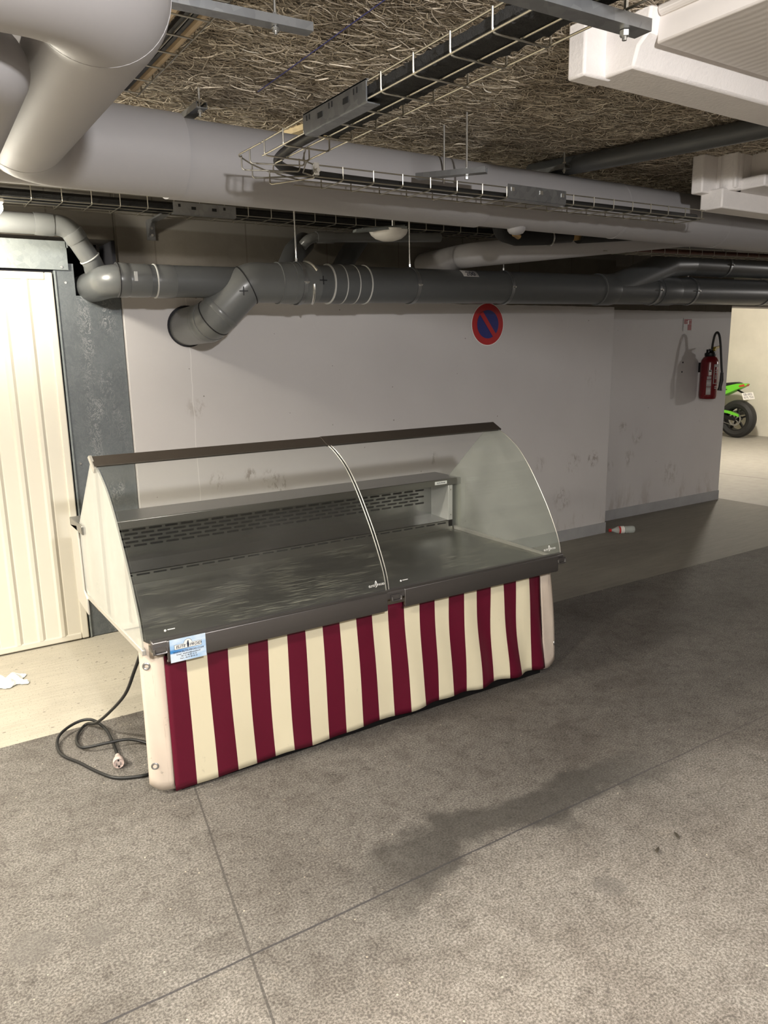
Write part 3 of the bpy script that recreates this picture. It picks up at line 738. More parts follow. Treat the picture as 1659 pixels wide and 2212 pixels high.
# steel stand behind the skirt
bm = nb()
for x in (.70, 2.49): box(bm, (x-.018, 2.55, 0), (x+.018, 2.586, .534)); box(bm, (x+(.16 if x < 1 else -.03)-.018, 3.05, 0), (x+(.16 if x < 1 else -.03)+.018, 3.086, .534))
box(bm, (.72, 2.512, 0), (2.50, 2.545, .034)); box(bm, (.86, 3.052, .12), (2.46, 3.084, .15)); box(bm, (2.45, 2.58, .12), (2.48, 3.05, .15))
mesh('stand_frame', bm, black_metal, case)
# blue sticker on the apron
st_ = thing('x', 'x', 'x', (0, 0, 0)); bpy.data.objects.remove(st_)
bm = nb(); obox(bm, (0, 0, 0), (.063, 0, 0), (0, .0006, 0), (0, 0, .041)); stk = mesh('sticker', bm, sticker_m, None, smooth=False)
stk.location = V((.761, 2.4455, .559)) - case.location; stk.parent = case
sx, sy, sz = .761, 2.4445, .559
def stext(b, size, dx, dz, **k): return text('print', b, size, ink, stk, (sx+dx, sy, sz+dz), **k)
bm = nb(); box(bm, (sx-.047, sy+.0002, sz+.0035), (sx+.047, sy+.0005, sz+.0195)); lathe(bm, [(0, 0), (.014, 0), (.014, .0002)], (sx, sy+.0003, sz+.0195), (0, 1, 0), 24)
mesh('logo_ground', bm, white_print, stk)
bm = nb()
tube(bm, [(sx-.048, sy, sz+.003), (sx+.048, sy, sz+.003), (sx+.048, sy, sz+.020), (sx+.0145, sy, sz+.020), *[(sx+.0145*math.cos(a), sy, sz+.020+.0145*math.sin(a)) for a in [PI*k/10 for k in range(1, 10)]], (sx-.0145, sy, sz+.020), (sx-.048, sy, sz+.020), (sx-.048, sy, sz+.003)], .0005, 5); mesh('logo_outline', bm, ink, stk)
stext('ELITE', .0140, -.0265, .0115, shear=.25, bold=.0002); stext('FROID', .0140, .0260, .0115, shear=.25, bold=.0002)
bm = nb(); prism(bm, [(sx+x*.0011, sy, sz+.0045+z*.0011) for x, z in ((-3, 0), (3, 0), (2, 2), (4, 8), (3, 14), (2, 18), (3, 20), (1, 22), (-1, 21), (-2, 18), (-4, 12), (-3, 5))], (0, .0003, 0)); mesh('logo_bird', bm, ink, stk)
stext('WWW.ELITE-FROID.COM', .0095, 0, -.0070); stext('E-mail : elitefroid@wanadoo.fr', .0068, 0, -.0155); stext('T\u00e9l : 01 48 48 10 16', .0068, 0, -.0235); stext('Port. : 06 07 80 59 12', .0068, 0, -.0315)
# power cord with its plug
cp = [(.640, 2.60, .545), (.626, 2.555, .535), (.619, 2.637, .44), (.605, 2.751, .31), (.576, 2.929, .17), (.556, 3.10, .06), (.536, 3.204, .016), (.495, 3.155, .012), (.472, 3.087, .014), (.469, 3.012, .022), (.493, 2.978, .026), (.569, 2.956, .032), (.646, 2.939, .030), (.709, 2.886, .016), (.755, 2.80, .008), (.733, 2.712, .008), (.657, 2.675, .008), (.611, 2.676, .008), (.536, 2.716, .008), (.489, 2.799, .008), (.445, 2.91, .008), (.403, 3.002, .008), (.398, 3.083, .012), (.417, 3.148, .022), (.466, 3.194, .030), (.524, 3.208, .036), (.564, 3.175, .036), (.588, 3.076, .030), (.590, 2.982, .018), (.584, 2.90, .016), (.578, 2.850, .018)]
cord = mesh('power_cord', tube(nb(), smooth_path(cp, 5), .0062, 10), rubber, case)
ax = V((-.02, -.11, .004)).normalized()
bm = nb(); lathe(bm, [(0, 0), (.009, 0), (.011, .012), (.0125, .028), (.018, .036), (.0205, .05), (.0205, .066), (.0195, .070), (.0185, .070), (.0185, .064), (0, .064)], (.578, 2.853, .0215), ax, 24)
plug = mesh('plug', bm, simple('pale_pink_plug', (.62, .50, .45), .45), cord)
bm = nb(); e = V((.578, 2.853, .0215))+ax*.0655; rr_ = ax.cross(V((0, 0, 1))).normalized(); uu = rr_.cross(ax)
for s in (-1, 1): cyl(bm, e+rr_*s*.0075, e+rr_*s*.0075+ax*.019, .0024, 8)
mesh('plug_pin', bm, grey_metal, plug)
bm = nb(); cyl(bm, e+uu*.010-ax*.0002, e+uu*.010+ax*.001, .0035, 10); box(bm, tuple(e-uu*.014-V((.003, .003, .003))), tuple(e-uu*.014+V((.003, .003, .003)))); mesh('earth_socket', bm, marker, plug)

# ================================================================== WALL ITEMS
sg = thing('no_parking_sign', 'round blue and red no parking sign on the back wall', 'sign', (3.650, 4.279, 1.715))
def disc(r, y, m, name):
    bm = nb(); lathe(bm, [(0, 0), (r, 0), (r, .0015)], (3.650, y, 1.715), (0, 1, 0), 56); return mesh(name, bm, m, sg)
disc(.148, 4.2765, white_print, 'rim'); disc(.143, 4.2748, sign_red, 'red_ring'); disc(.098, 4.2731, sign_blue, 'blue_field')
dv = V((.62, 0, -.785)).normalized(); nv = V((0, 1, 0)); bm = nb(); obox(bm, (3.650, 4.2722, 1.715), dv*.100, V((0, .0007, 0)), dv.cross(nv)*.0165); mesh('red_bar', bm, sign_red, sg)
es = thing('extinguisher_notice', 'small faded red and white notice on the right wall above the extinguisher', 'notice', (6.323, 4.578, 1.73))
mesh('plate', box(nb(), (6.262, 4.5755, 1.672), (6.386, 4.579, 1.788)), label_grey, es)
bm = nb(); box(bm, (6.325, 4.5745, 1.680), (6.378, 4.5755, 1.735)); box(bm, (6.270, 4.5745, 1.737), (6.378, 4.5755, 1.780)); mesh('red_field', bm, simple('faded_red', (.33, .09, .085), .6), es)
bm = nb(); box(bm, (6.322, 4.5735, 1.733), (6.336, 4.5745, 1.765)); box(bm, (6.324, 4.5735, 1.765), (6.334, 4.5745, 1.772)); tube(bm, [(6.334, 4.574, 1.768), (6.350, 4.574, 1.772), (6.368, 4.574, 1.770)], .002, 5); tube(bm, [(6.28, 4.574, 1.748), (6.30, 4.574, 1.756), (6.322, 4.574, 1.757)], .002, 5); mesh('pictogram', bm, white_print, es)
fx, fy, fz = 6.552, 4.475, 1.04
fe = thing('fire_extinguisher', 'red fire extinguisher with black hose hanging on the right wall', 'fire extinguisher', (fx, fy, fz))
bm = nb(); lathe(bm, [(0, .006), (.060, 0), (.074, .006), (.078, .022), (.080, .035), (.080, .340), (.076, .362), (.060, .388), (.040, .402), (.030, .408), (.030, .416)], (fx, fy, fz), 'z', 36); mesh('cylinder', bm, red_paint, fe)
bm = nb(); lathe(bm, [(.048, .398), (.052, .412), (.050, .428), (.034, .436), (.028, .445), (.020, .452), (.020, .466), (0, .466)], (fx, fy, fz), 'z', 24); box(bm, (fx-.048, fy-.012, fz+.425), (fx-.026, fy+.012, fz+.462)); box(bm, (fx+.026, fy-.012, fz+.425), (fx+.05, fy+.012, fz+.445)); mesh('valve', bm, black_metal, fe)
bm = nb(); prism(bm, [(fx-.002, fy-.011, fz+.455), (fx+.022, fy-.011, fz+.484), (fx+.110, fy-.011, fz+.494), (fx+.112, fy-.011, fz+.484), (fx+.034, fy-.011, fz+.466), (fx+.024, fy-.011, fz+.444)], (0, -.03, 0)); mesh('lever', bm, yellow_pl, fe)
hp = smooth_path([(fx, fy-.014, fz+.455), (fx-.004, fy-.022, fz+.52), (fx-.002, fy-.034, fz+.590), (fx+.002, fy-.054, fz+.616), (fx+.006, fy-.076, fz+.585), (fx+.008, fy-.094, fz+.50), (fx+.010, fy-.106, fz+.40), (fx+.012, fy-.118, fz+.30), (fx+.012, fy-.126, fz+.25)], 5)
mesh('hose', tube(nb(), hp, .0105, 10), rubber, fe)
bm = nb(); tube(bm, [(fx+.012, fy-.126, fz+.25), (fx+.012, fy-.128, fz+.18), (fx+.010, fy-.120, fz+.12), (fx+.010, fy-.116, fz+.085)], [.014, .018, .015, .023], 10); mesh('nozzle', bm, rubber, fe)
A = lambda deg: math.radians(deg)
def wrap(a0, a1, z0, z1, m, name, r=.0806):
    bm = nb(); n = 10; g = [[bm.verts.new((fx+r*math.cos(a0+(a1-a0)*k/n), fy+r*math.sin(a0+(a1-a0)*k/n), fz+z)) for k in range(n+1)] for z in (z0, z1)]
    for k in range(n): bm.faces.new((g[0][k], g[0][k+1], g[1][k+1], g[1][k]))
    o = mesh(name, bm, m, fe); md = o.modifiers.new('thick', 'SOLIDIFY'); md.thickness = .0006; return o
wrap(A(-158), A(-128), .045, .115, label_grey, 'label'); wrap(A(-158), A(-128), .120, .185, label_grey, 'label'); wrap(A(-156), A(-130), .190, .215, label_grey, 'label')
wrap(A(-148), A(-130), .225, .275, white_print, 'badge'); wrap(A(-146), A(-132), .258, .268, marker, 'badge_stripe', .0812)
wrap(A(-112), A(-50), .30, .325, label_grey, 'label'); wrap(A(-116), A(-110), .15, .325, label_grey, 'label_border'); wrap(A(-116), A(-55), .146, .152, label_grey, 'label_border')
for z, a0, a1 in ((.19, -104, -92), (.205, -104, -90), (.22, -103, -92), (.245, -104, -88), (.265, -104, -90), (.10, -104, -80), (.115, -104, -84)): wrap(A(a0), A(a1), z, z+.008, label_grey, 'label_line')
bm = nb(); box(bm, (fx-.02, fy+.078, fz+.25), (fx+.02, 4.5795, fz+.34)); mesh('wall_bracket', bm, black_metal, fe)
# drill holes beside the extinguisher are dark wall plugs
for i, z in enumerate((1.387, 1.30)):
    bm = nb(); lathe(bm, [(0, 0), (.008, 0), (.008, .002)], (6.292-.006*i, 4.577, z), (0, 1, 0), 10)
    o = recentre(mesh('wall_plug', bm, marker)); tag(o, ['black wall plug, upper of two left of the extinguisher', 'black wall plug, lower of two left of the extinguisher'][i], 'wall plug')

# ================================================================== PIPES
def ring(bm, c, d, r, wd, seg=32): c = V(c); d = V(d).normalized(); q = r-.012; lathe(bm, [(q, -wd/2), (r*.975, -wd/2), (r, -wd/2+wd*.15), (r, wd/2-wd*.15), (r*.975, wd/2), (q, wd/2), (q, -wd/2)], c, d, seg)
zm = lambda x: 1.909+.0128*(x-1.88)
dp = thing('drain_pipe', 'large dark grey plastic drain pipe running along the top of the painted wall', 'pipe', (3.5, 3.86, 1.8))
main_path = bend([(1.462, 4.278, 1.695), (1.475, 3.945, 1.708), (1.66, 3.86, zm(1.66)), (2.05, 3.86, zm(2.05))], [.105, .11], 8) + [(4.4, 3.86, zm(4.4)), (8.6, 3.86, zm(8.6))]
# elbow and bore as one continuous pipe, with separate socket fittings
nE = len(main_path)-2
mesh('pipe', tube(nb(), main_path[nE-1:], .1, 36), pvc, dp)
mesh('elbow', tube(nb(), main_path[:nE], .103, 36), pvc_fit, dp)
def collar(x, wd, r, m, name='socket'):
    bm = nb(); ring(bm, (x, 3.86, zm(x)), (1, 0, .0128), r, wd); return mesh(name, bm, m, dp)
collar(1.93, .20, .1075, pvc_fit); collar(2.246, .235, .1065, pvc); collar(4.36, .16, .1075, pvc); collar(5.02, .20, .1065, pvc)
for x, r in ((1.825, .1085), (1.905, .109), (2.13, .1085), (2.365, .1085), (2.206, .1075), (2.286, .1075), (4.29, .109)): collar(x, .008, r, glue if x > 2.1 and x < 2.4 else pvc_fit, 'seam_ring')
def elbow_ring(i, r=.107, wd=.010, m=pvc_fit, name='seam_ring'):
    bm = nb(); p = V(main_path[i]); t = (V(main_path[i+1])-V(main_path[i-1])).normalized(); ring(bm, p, t, r, wd); return mesh(name, bm, m, dp)
elbow_ring(3, .1065, .05); elbow_ring(6, .1055, .006, marker); elbow_ring(9, .1065, .03); elbow_ring(13, .1058, .006, marker)
bm = nb(); lathe(bm, [(.100, 0), (.113, 0), (.113, .006), (.100, .006), (.100, 0)], (1.462, 4.272, 1.697), (0, 1, 0), 36); mesh('wall_cuff', bm, dark_void, dp)
def cross_mark(p, n, s=.022):
    p = V(p); n = V(n).normalized(); u = (V((0, 0, 1))-n*n.z).normalized(); r = u.cross(n); bm = nb(); obox(bm, p, r*s, u*.0025, n*.0008); obox(bm, p, r*.0025, u*s, n*.0008); return bm
for i, (dn) in ((10, V((.1, -1, .25))), (nE-1, V((-.1, -1, .1)))):
    c = V(main_path[i]); t = (V(main_path[min(i+1, nE)])-V(main_path[i-1])).normalized(); n = (dn-t*dn.dot(t)).normalized(); mesh('pen_mark', cross_mark(c+n*.1085, n), marker, dp)
# wye branch and the upper run
wy = bend([(4.36, 3.86, zm(4.36)+.005), (4.50, 3.86, zm(4.5)+.02), (5.02, 3.845, 2.140), (5.30, 3.86, 2.155), (8.6, 3.86, 2.19)], .15, 6)
mesh('branch_pipe', tube(nb(), wy, [.098 if p.x < 5.12 else .088 for p in wy], 32), pvc, dp)
for x, r in ((5.10, .103),):
    bm = nb(); ring(bm, (x, 3.86, 2.148), (1, 0, .03), r, .07); mesh('socket', bm, pvc, dp)
lb = mesh('size_label', nb(), white_pl, dp) if False else None
bm = nb(); n = 6; g = []
for k in range(n+1):
    a = math.radians(112+k*6); g.append([bm.verts.new((x, 3.86+.1012*math.cos(a), zm(3.08)+.1012*math.sin(a))) for x in (3.03, 3.15)])
for k in range(n): bm.faces.new((g[k][0], g[k][1], g[k+1][1], g[k+1][0]))
lb = mesh('size_label', bm, label_grey, dp); md = lb.modifiers.new('thick', 'SOLIDIFY'); md.thickness = .0006
a = math.radians(137); text('size_number', '200', .05, ink, dp, (3.09, 3.86+.1024*math.cos(a), zm(3.09)+.1024*math.sin(a)), upv=(0, math.sin(a), -math.cos(a)) if False else (0, math.cos(a-PI/2), math.sin(a-PI/2)))
# smaller feeder pipe on the left
fp = dp
pth = bend([(.978, 4.62, 1.895), (.978, 3.915, 1.900), (1.72, 3.90, 1.910)], .11, 9)
mesh('feeder_run', tube(nb(), pth, .0775, 32), pvc, fp)
for x, wd, r, m in ((1.03, .05, .0815, pvc_fit), (1.105, .10, .080, pvc_fit), (1.185, .007, .0825, glue), (1.005, .006, .0825, marker), (1.235, .09, .081, pvc_fit)):
    bm = nb(); ring(bm, (x, 3.911, 1.902), (1, -.015, .01), r, wd); mesh('socket', bm, m, fp)
bm = nb(); obox(bm, (1.075, 3.8325, 1.915), (.008, 0, 0), (0, .0015, 0), (0, 0, .022)); mesh('scuff', bm, glue, fp)
# small overflow pipe at top left
op = thing('overflow_pipe', 'grey plastic pipe above the garage door bending down at its right end', 'pipe', (.4, 4.12, 2.05))
pth = bend([(-3.0, 4.12, 2.15), (.845, 4.12, 2.168), (.965, 4.16, 1.99), (1.0, 4.30, 1.90), (1.0, 4.6, 1.90)], [.10, .1, .08], 8)
mesh('pipe', tube(nb(), pth, .049, 28), pvc_fit, op)
for i, wd, m in ((1, .085, pvc_fit), (9, .05, pvc_fit), (10, .006, glue), (17, .03, pvc_fit)):
    bm = nb(); p = V(pth[i]) - (V((.055, 0, 0)) if i == 1 else V((0, 0, 0))); t = (V(pth[i+1])-V(pth[i-1])).normalized() if i != 1 else V((1, 0, 0)); ring(bm, p, t, .053, wd); mesh('socket', bm, m, op)
# dark stubs and thin pipe in the shadows above
for i, (a, b, c, r, lab) in enumerate((((1.93, 3.95, 1.98), (2.02, 4.03, 2.09), (2.17, 4.20, 2.17), .062, 'dark grey pipe elbow behind the large drain pipe, left of the dark pair'), ((2.30, 4.02, 1.99), (2.42, 4.12, 2.10), (2.62, 4.20, 2.30), .058, 'dark grey pipe rising behind the large drain pipe, right of the dark pair'))):
    mesh('branch_stub', tube(nb(), bend([a, b, c], .1, 6), r, 24), pvc_dark, dp)
tp = thing('thin_pipe', 'thin grey plastic pipe in the shadow under the rear wire tray', 'pipe', (2.3, 3.98, 2.14))
mesh('pipe', tube(nb(), bend([(2.05, 4.05, 2.10), (2.08, 3.98, 2.155), (2.12, 3.98, 2.172), (3.0, 3.98, 2.225)], .03, 5), .028, 18), pvc_fit, tp)
bm = nb(); ring(bm, (2.19, 3.98, 2.176), (1, 0, .06), .033, .11, 20); mesh('socket', bm, pvc_fit, tp)

# pipe hangers: strap and rod
def hanger(x, y, z, r, ztop, label, first=False):
    h = thing('pipe_hanger', label, 'pipe clamp', (x, y, z-r), 'clamps along the drain pipes')
    bm = nb(); lathe(bm, [(r+.002, -.011), (r+.006, -.011), (r+.006, .011), (r+.002, .011), (r+.002, -.011)], (x, y, z), (1, 0, 0), 40); mesh('strap', bm, galv_strut, h)
    bm = nb(); cyl(bm, (x, y-r-.004, z-.006), (x, y-r-.022, z-.006), .005, 8); box(bm, (x-.016, y-r-.012, z-.004), (x+.016, y-r-.006, z+.002)); mesh('clamp_bolt', bm, bolt_m, h)
    bm = nb(); cyl(bm, (x, y, z+r+.004), (x, y, ztop), .004, 8); cyl(bm, (x, y, z+r+.003), (x, y, z+r+.022), .0075, 6); mesh('rod', bm, bolt_m, h)
    return h
hanger(1.945, 3.86, zm(1.945), .108, CZ, 'metal pipe clamp next to the big elbow, leftmost of the drain pipe clamps')
hanger(2.69, 3.86, zm(2.69), .1, CZ, 'metal pipe clamp on the large drain pipe below the white dome lamp')
hanger(3.42, 3.86, zm(3.42), .1, CZ, 'metal pipe clamp on the large drain pipe above the no parking sign')
hanger(4.86, 3.86, zm(4.86), .1, CZ, 'metal pipe clamp under the branch bend of the drain pipe')
hanger(5.30, 3.86, zm(5.30), .1, CZ, 'metal pipe clamp on the lower drain pipe just right of the branch fitting')
hanger(6.28, 3.86, zm(6.28), .1, CZ, 'metal pipe clamp on the lower drain pipe at the right edge of the photo')
hanger(5.72, 3.86, 2.161, .088, CZ, 'metal pipe clamp on the upper branch of the drain pipe')
# spring clip hanging on the first socket
bm = nb(); c = V((1.985, 3.86, zm(1.985)))
tube(bm, [c+.1125*V((0, math.cos(math.radians(a)), math.sin(math.radians(a))))+V((.0006*(a-90), 0, 0)) for a in range(95, 150, 6)], .009, 8)
mesh('spring_clip', bm, bolt_m, dp); bm = nb()
tube(bm, [c+.1125*V((0, math.cos(math.radians(a)), math.sin(math.radians(a))))+V((.0004*(a-180), 0, 0)) for a in range(185, 255, 6)], .007, 8)
mesh('spring_clip', bm, bolt_m, dp)

# lagged white heating pipe
lp_ = thing('lagged_pipe', 'thick grey-white lagged pipe crossing below the ceiling with a double bend at left', 'pipe', (2.5, 3.0, 2.12))
mesh('straight_run', tube(nb(), [(-2.6, 3.0, 2.266), (.9, 3.0, 2.266), (2.0, 3.0, 2.266), (3.2, 3.0, 2.266), (4.35, 3.0, 2.266), (8.2, 3.0, 2.28)], .1395, 48), lag_white, lp_)
mesh('jacket_sleeve', tube(nb(), [(.985, 3.0, 2.264), (2.48, 3.0, 2.262)], .1435, 48), lag_white, lp_)
jp = bend([(-3.2, 1.62, 2.266), (.462, 1.62, 2.266), (.462, 2.965, 2.266), (1.02, 2.965, 2.266)], [.17, .17], 10)
mesh('bend_run', tube(nb(), jp, .146, 48), lag_white, lp_)
for x in (3.45, 4.34):
    bm = nb(); lathe(bm, [(.137, -.012), (.1420, -.010), (.1420, .010), (.137, .012), (.137, -.012)], (x, 3.0, 2.266), V((1, -.25, 0)), 48); mesh('jacket_seam', bm, lag_white, lp_)
for i in (9, 12):
    p = V(jp[i]); bm = nb(); lathe(bm, [(.143, -.006), (.1466, -.005), (.1466, .005), (.143, .006), (.143, -.006)], p, (V(jp[i+1])-V(jp[i-1])).normalized(), 48); mesh('jacket_seam', bm, lag_white, lp_)
bm = nb(); lathe(bm, [(0, -.026), (.018, -.025), (.034, -.019), (.044, -.006), (.047, .012), (.047, .05)], (2.74, 3.0, 2.126), 'z', 28); mesh('valve_cap', bm, lag_white, lp_)
mesh('second_bend', tube(nb(), bend([(-3.2, 1.81, 2.138), (.268, 1.81, 2.138), (.268, 2.55, 2.10), (-.6, 2.72, 2.08)], .095, 10), .075, 40), lag_white, lp_)
dpi = mesh('lagged_pipe', tube(nb(), bend([(3.085, 4.270, 2.095), (3.085, 3.81, 2.105), (4.42, 3.236, 2.236), (7.0, 3.236, 2.26)], [.14, .3], 10), .072, 36), lag_white); recentre(dpi); tag(dpi, 'slimmer white lagged pipe slanting from the wall up to the thick lagged pipe', 'pipe')
ip = thing('insulated_water_pipe', 'black foam covered water pipe with brass fittings tucked behind the thick lagged pipe', 'pipe', (3.4, 3.4, 2.15))
mesh('foam_sleeve', tube(nb(), [(3.56, 3.36, 2.192), (4.0, 3.34, 2.232), (4.6, 3.3, 2.280)], .045, 20), foam_black, ip)
mesh('foam_sleeve', tube(nb(), bend([(2.96, 3.40, 2.310), (2.99, 3.40, 2.175), (3.1, 3.395, 2.155), (3.36, 3.38, 2.172)], .05, 6), .042, 20), foam_black, ip)
mesh('coupling', cyl(nb(), (3.36, 3.38, 2.172), (3.50, 3.365, 2.185), .035, 20), rubber, ip)
mesh('brass_nut', cyl(nb(), (3.50, 3.365, 2.185), (3.56, 3.36, 2.192), .030, 6), brass, ip)
mesh('brass_nut', cyl(nb(), (2.99, 3.29, 2.160), (3.04, 3.31, 2.150), .017, 8), brass, ip)
bm = nb(); lathe(bm, [(.040, -.006), (.047, -.006), (.047, .006), (.040, .006), (.040, -.006)], (3.345, 3.382, 2.170), (1, -.08, .1), 24); mesh('hose_clamp', bm, bolt_m, ip)
gp = mesh('conduit_pipe', tube(nb(), [(2.985, 3.17, 2.444), (3.11, 2.70, 2.444), (3.28, 2.0, 2.444), (3.63, .6, 2.444)], .044, 24), pvc); recentre(gp); tag(gp, 'grey plastic pipe fixed along the ceiling between the two white beams', 'pipe')

# ================================================================== TRAYS, STRUTS, LAMPS
def tray_run(bm, o, d, n, L, wd, h, pitch, start=0.0, r=.0026, nb_=4):
    """wire basket: o = bottom corner, d = direction, n = horizontal normal pointing across the basket"""
    o = V(o); d = V(d).normalized(); n = V(n).normalized(); u = V((0, 0, 1))
    for k in range(nb_): q = o+n*wd*k/(nb_-1); tube(bm, [q, q+d*L], r, 6)
    for q in (o+u*h, o+n*wd+u*h): tube(bm, [q, q+d*L], r, 6)
    s = start
    while s < L:
        q = o+d*s; tube(bm, bend([q+u*(h+.003)-n*.002, q-u*.004-n*.002, q+n*(wd+.002)-u*.004, q+n*(wd+.002)+u*(h+.003)], .010, 3), r, 6); s += pitch
    return bm
rt_ = thing('cable_tray', 'wire cable tray running along the back wall beneath the thick lagged pipe', 'cable tray', (1.3, 4.1, 2.25))
mesh('wire_basket', tray_run(nb(), (-3.0, 4.0, 2.250), (1, 0, .002), (0, 1, 0), 5.72, .215, .056, .1335, .07), wire_m, rt_)
mesh('wire_basket', tray_run(nb(), (2.74, 3.99, 2.262), (1, -.16, -.012), (.16, 1, 0), .66, .215, .056, .120, .03), wire_m, rt_)
bm = nb(); box(bm, (1.334, 3.992, 2.246), (1.670, 3.9955, 2.300)); box(bm, (1.334, 3.9955, 2.2425), (1.670, 4.03, 2.2465))
for x in (1.36, 1.60): box(bm, (x, 3.9905, 2.276), (x+.012, 3.9925, 2.290), 1)
for x in (1.44, 1.55): obox(bm, (x, 3.991, 2.274), (.012, 0, 0), (0, .0012, 0), (0, 0, .007), 1)
mesh('coupling_plate', bm, [galv_strut, black_hole], rt_)
for i in range(6):
    c0 = 4.03+.03*i; m = (foam_black, foam_black, rubber, cable_red, rubber, cable_red)[i]; rr = (.016, .018, .010, .010, .012, .008)[i]
    zc = 2.258+rr+(.012 if i % 2 else 0)
    o = mesh('cable', tube(nb(), smooth_path([(-3, c0, zc), (-1, c0+.006, zc+.002), (.6, c0-.004, zc), (1.6, c0+.004, zc+.003), (2.7, c0, zc+.004), (3.4, c0-.09, zc-.002), (4.2, c0-.25, zc+.03)], 5), rr, 8), m)
    recentre(o); tag(o, ['black lagged cable lying at the front of the rear wire tray', 'thick black corrugated cable in the rear wire tray, second from the front', 'thin black cable in the rear wire tray, third from the front', 'brown cable in the rear wire tray, third from the wall', 'thin black cable in the rear wire tray, second from the wall', 'thin brown cable in the rear wire tray, closest to the wall'][i], 'cable', 'cables in the rear tray')
wb = thing('wall_bracket', 'small zinc angle bracket on the bare wall under the rear tray', 'bracket', (1.30, 4.27, 2.14))
bm = nb(); box(bm, (1.275, 4.272, 2.145), (1.320, 4.279, 2.240)); box(bm, (1.275, 4.02, 2.234), (1.282, 4.272, 2.243)); box(bm, (1.282, 4.02, 2.234), (1.320, 4.272, 2.2385)); prism(bm, [(1.275, 4.272, 2.16), (1.275, 4.272, 2.234), (1.275, 4.18, 2.234)], (.005, 0, 0)); mesh('angle', bm, galv_strut, wb)
for z in (2.17, 2.205): mesh('bolt', lathe(nb(), [(0, -.008), (.008, -.008), (.008, 0)], (1.30, 4.272, z), (0, 1, 0), 6), bolt_m, wb)

mt = thing('cable_tray', 'wire cable tray turning a corner in the middle of the ceiling', 'cable tray', (1.3, 2.5, 2.16))
mesh('wire_basket', tray_run(nb(), (1.40, 2.605, 2.167), (1, 0, .0085), (0, 1, 0), 2.28, .165, .040, .1335, .118, nb_=3), wire_m, mt)
# run towards the camera: left side at X=1.105
bm = nb(); tray_run(bm, (1.105, 2.40, 2.163), (0, -1, .004), (1, 0, 0), 4.0, .155, .040, .1365, .02, nb_=3)
mesh('wire_basket', bm, wire_m, mt)
bm = nb()   # curved outer corner
tube(bm, bend([(1.105, 2.41, 2.203), (1.105, 2.60, 2.205), (1.20, 2.70, 2.205), (1.30, 2.775, 2.205), (1.41, 2.772, 2.207)], .05, 5), .0026, 6)
tube(bm, smooth_path([(1.183, 2.42, 2.163), (1.19, 2.50, 2.163), (1.26, 2.62, 2.165), (1.40, 2.686, 2.167)], 4), .0026, 6)
tube(bm, [(1.262, 2.40, 2.205), (1.33, 2.56, 2.205), (1.40, 2.603, 2.207)], .0026, 6); tube(bm, [(1.262, 2.40, 2.163), (1.33, 2.56, 2.165), (1.40, 2.603, 2.167)], .0026, 6)
tube(bm, bend([(1.118, 2.60, 2.205), (1.118, 2.60, 2.160), (1.31, 2.545, 2.163), (1.31, 2.545, 2.205)], .01, 3), .0026, 6)
tube(bm, bend([(1.20, 2.70, 2.205), (1.20, 2.70, 2.160), (1.39, 2.59, 2.165), (1.39, 2.59, 2.205)], .01, 3), .0026, 6)
tube(bm, bend([(1.30, 2.77, 2.205), (1.30, 2.77, 2.160), (1.405, 2.61, 2.165), (1.405, 2.61, 2.205)], .01, 3), .0026, 6)
tube(bm, bend([(1.105, 2.50, 2.205), (1.105, 2.50, 2.160), (1.285, 2.46, 2.163), (1.285, 2.46, 2.205)], .01, 3), .0026, 6)
mesh('corner_wires', bm, wire_m, mt)
bm = nb(); box(bm, (1.392, 2.590, 2.170), (1.412, 2.612, 2.212)); cyl(bm, (1.402, 2.590, 2.185), (1.402, 2.576, 2.185), .008, 8); mesh('wire_clamp', bm, bolt_m, mt)
bm = nb(); box(bm, (1.0985, 1.76, 2.158), (1.1025, 2.10, 2.210)); box(bm, (1.1025, 1.76, 2.155), (1.14, 2.10, 2.1585)); box(bm, (1.0985, 1.76, 2.207), (1.112, 2.10, 2.211))
for y in (1.80, 1.93, 2.06):
    for dy in (0, .016): box(bm, (1.0978, y+dy, 2.188), (1.0988, y+dy+.005, 2.202), 1)
for y in (1.86, 2.0): obox(bm, (1.098, y, 2.185), (.0008, 0, 0), (0, .013, 0), (0, 0, .007), 1)
mesh('coupling_plate', bm, [galv_strut, black_hole], mt)
bm = nb(); box(bm, (2.32, 2.593, 2.172), (2.662, 2.5985, 2.228)); box(bm, (2.32, 2.5985, 2.169), (2.662, 2.64, 2.1725)); mesh('coupling_plate', bm, galv_strut, mt)
for x in (2.335, 2.50, 2.63): mesh('plate_clip', box(nb(), (x, 2.590, 2.200), (x+.018, 2.593, 2.216)), bolt_m, mt)
cb = mesh('cable', tube(nb(), smooth_path([(1.175, 2.135, 2.186), (1.178, 2.34, 2.184), (1.215, 2.52, 2.184), (1.31, 2.63, 2.186), (1.45, 2.66, 2.187), (1.8, 2.665, 2.187), (2.6, 2.66, 2.193), (3.68, 2.66, 2.202)], 6), .0155, 12), rubber); recentre(cb); tag(cb, 'thick black cable following the corner of the middle wire tray', 'cable')
fb = mesh('foam_strip', nb(), foam_black) if False else None
bm = nb(); nseg = 330; pv = []; rnd2 = random.Random(11)
for i in range(nseg+1):
    y = 2.125-i*.0105; row = []
    for q in range(14):
        a = 2*PI*q/14; cx_, cz_ = 1.172, 2.188; ex = .062*(1 if abs(math.cos(a)) > .7 else .9); jit = rnd2.uniform(-.0025, .0025) if rnd2.random() < .9 else rnd2.uniform(.002, .009)
        sx_ = max(-1, min(1, math.cos(a)*1.35)); sz_ = max(-1, min(1, math.sin(a)*1.35))
        row.append(bm.verts.new((cx_+sx_*(ex+jit), y+rnd2.uniform(-.003, .003), cz_+sz_*(.017+jit*.6))))
    pv.append(row)
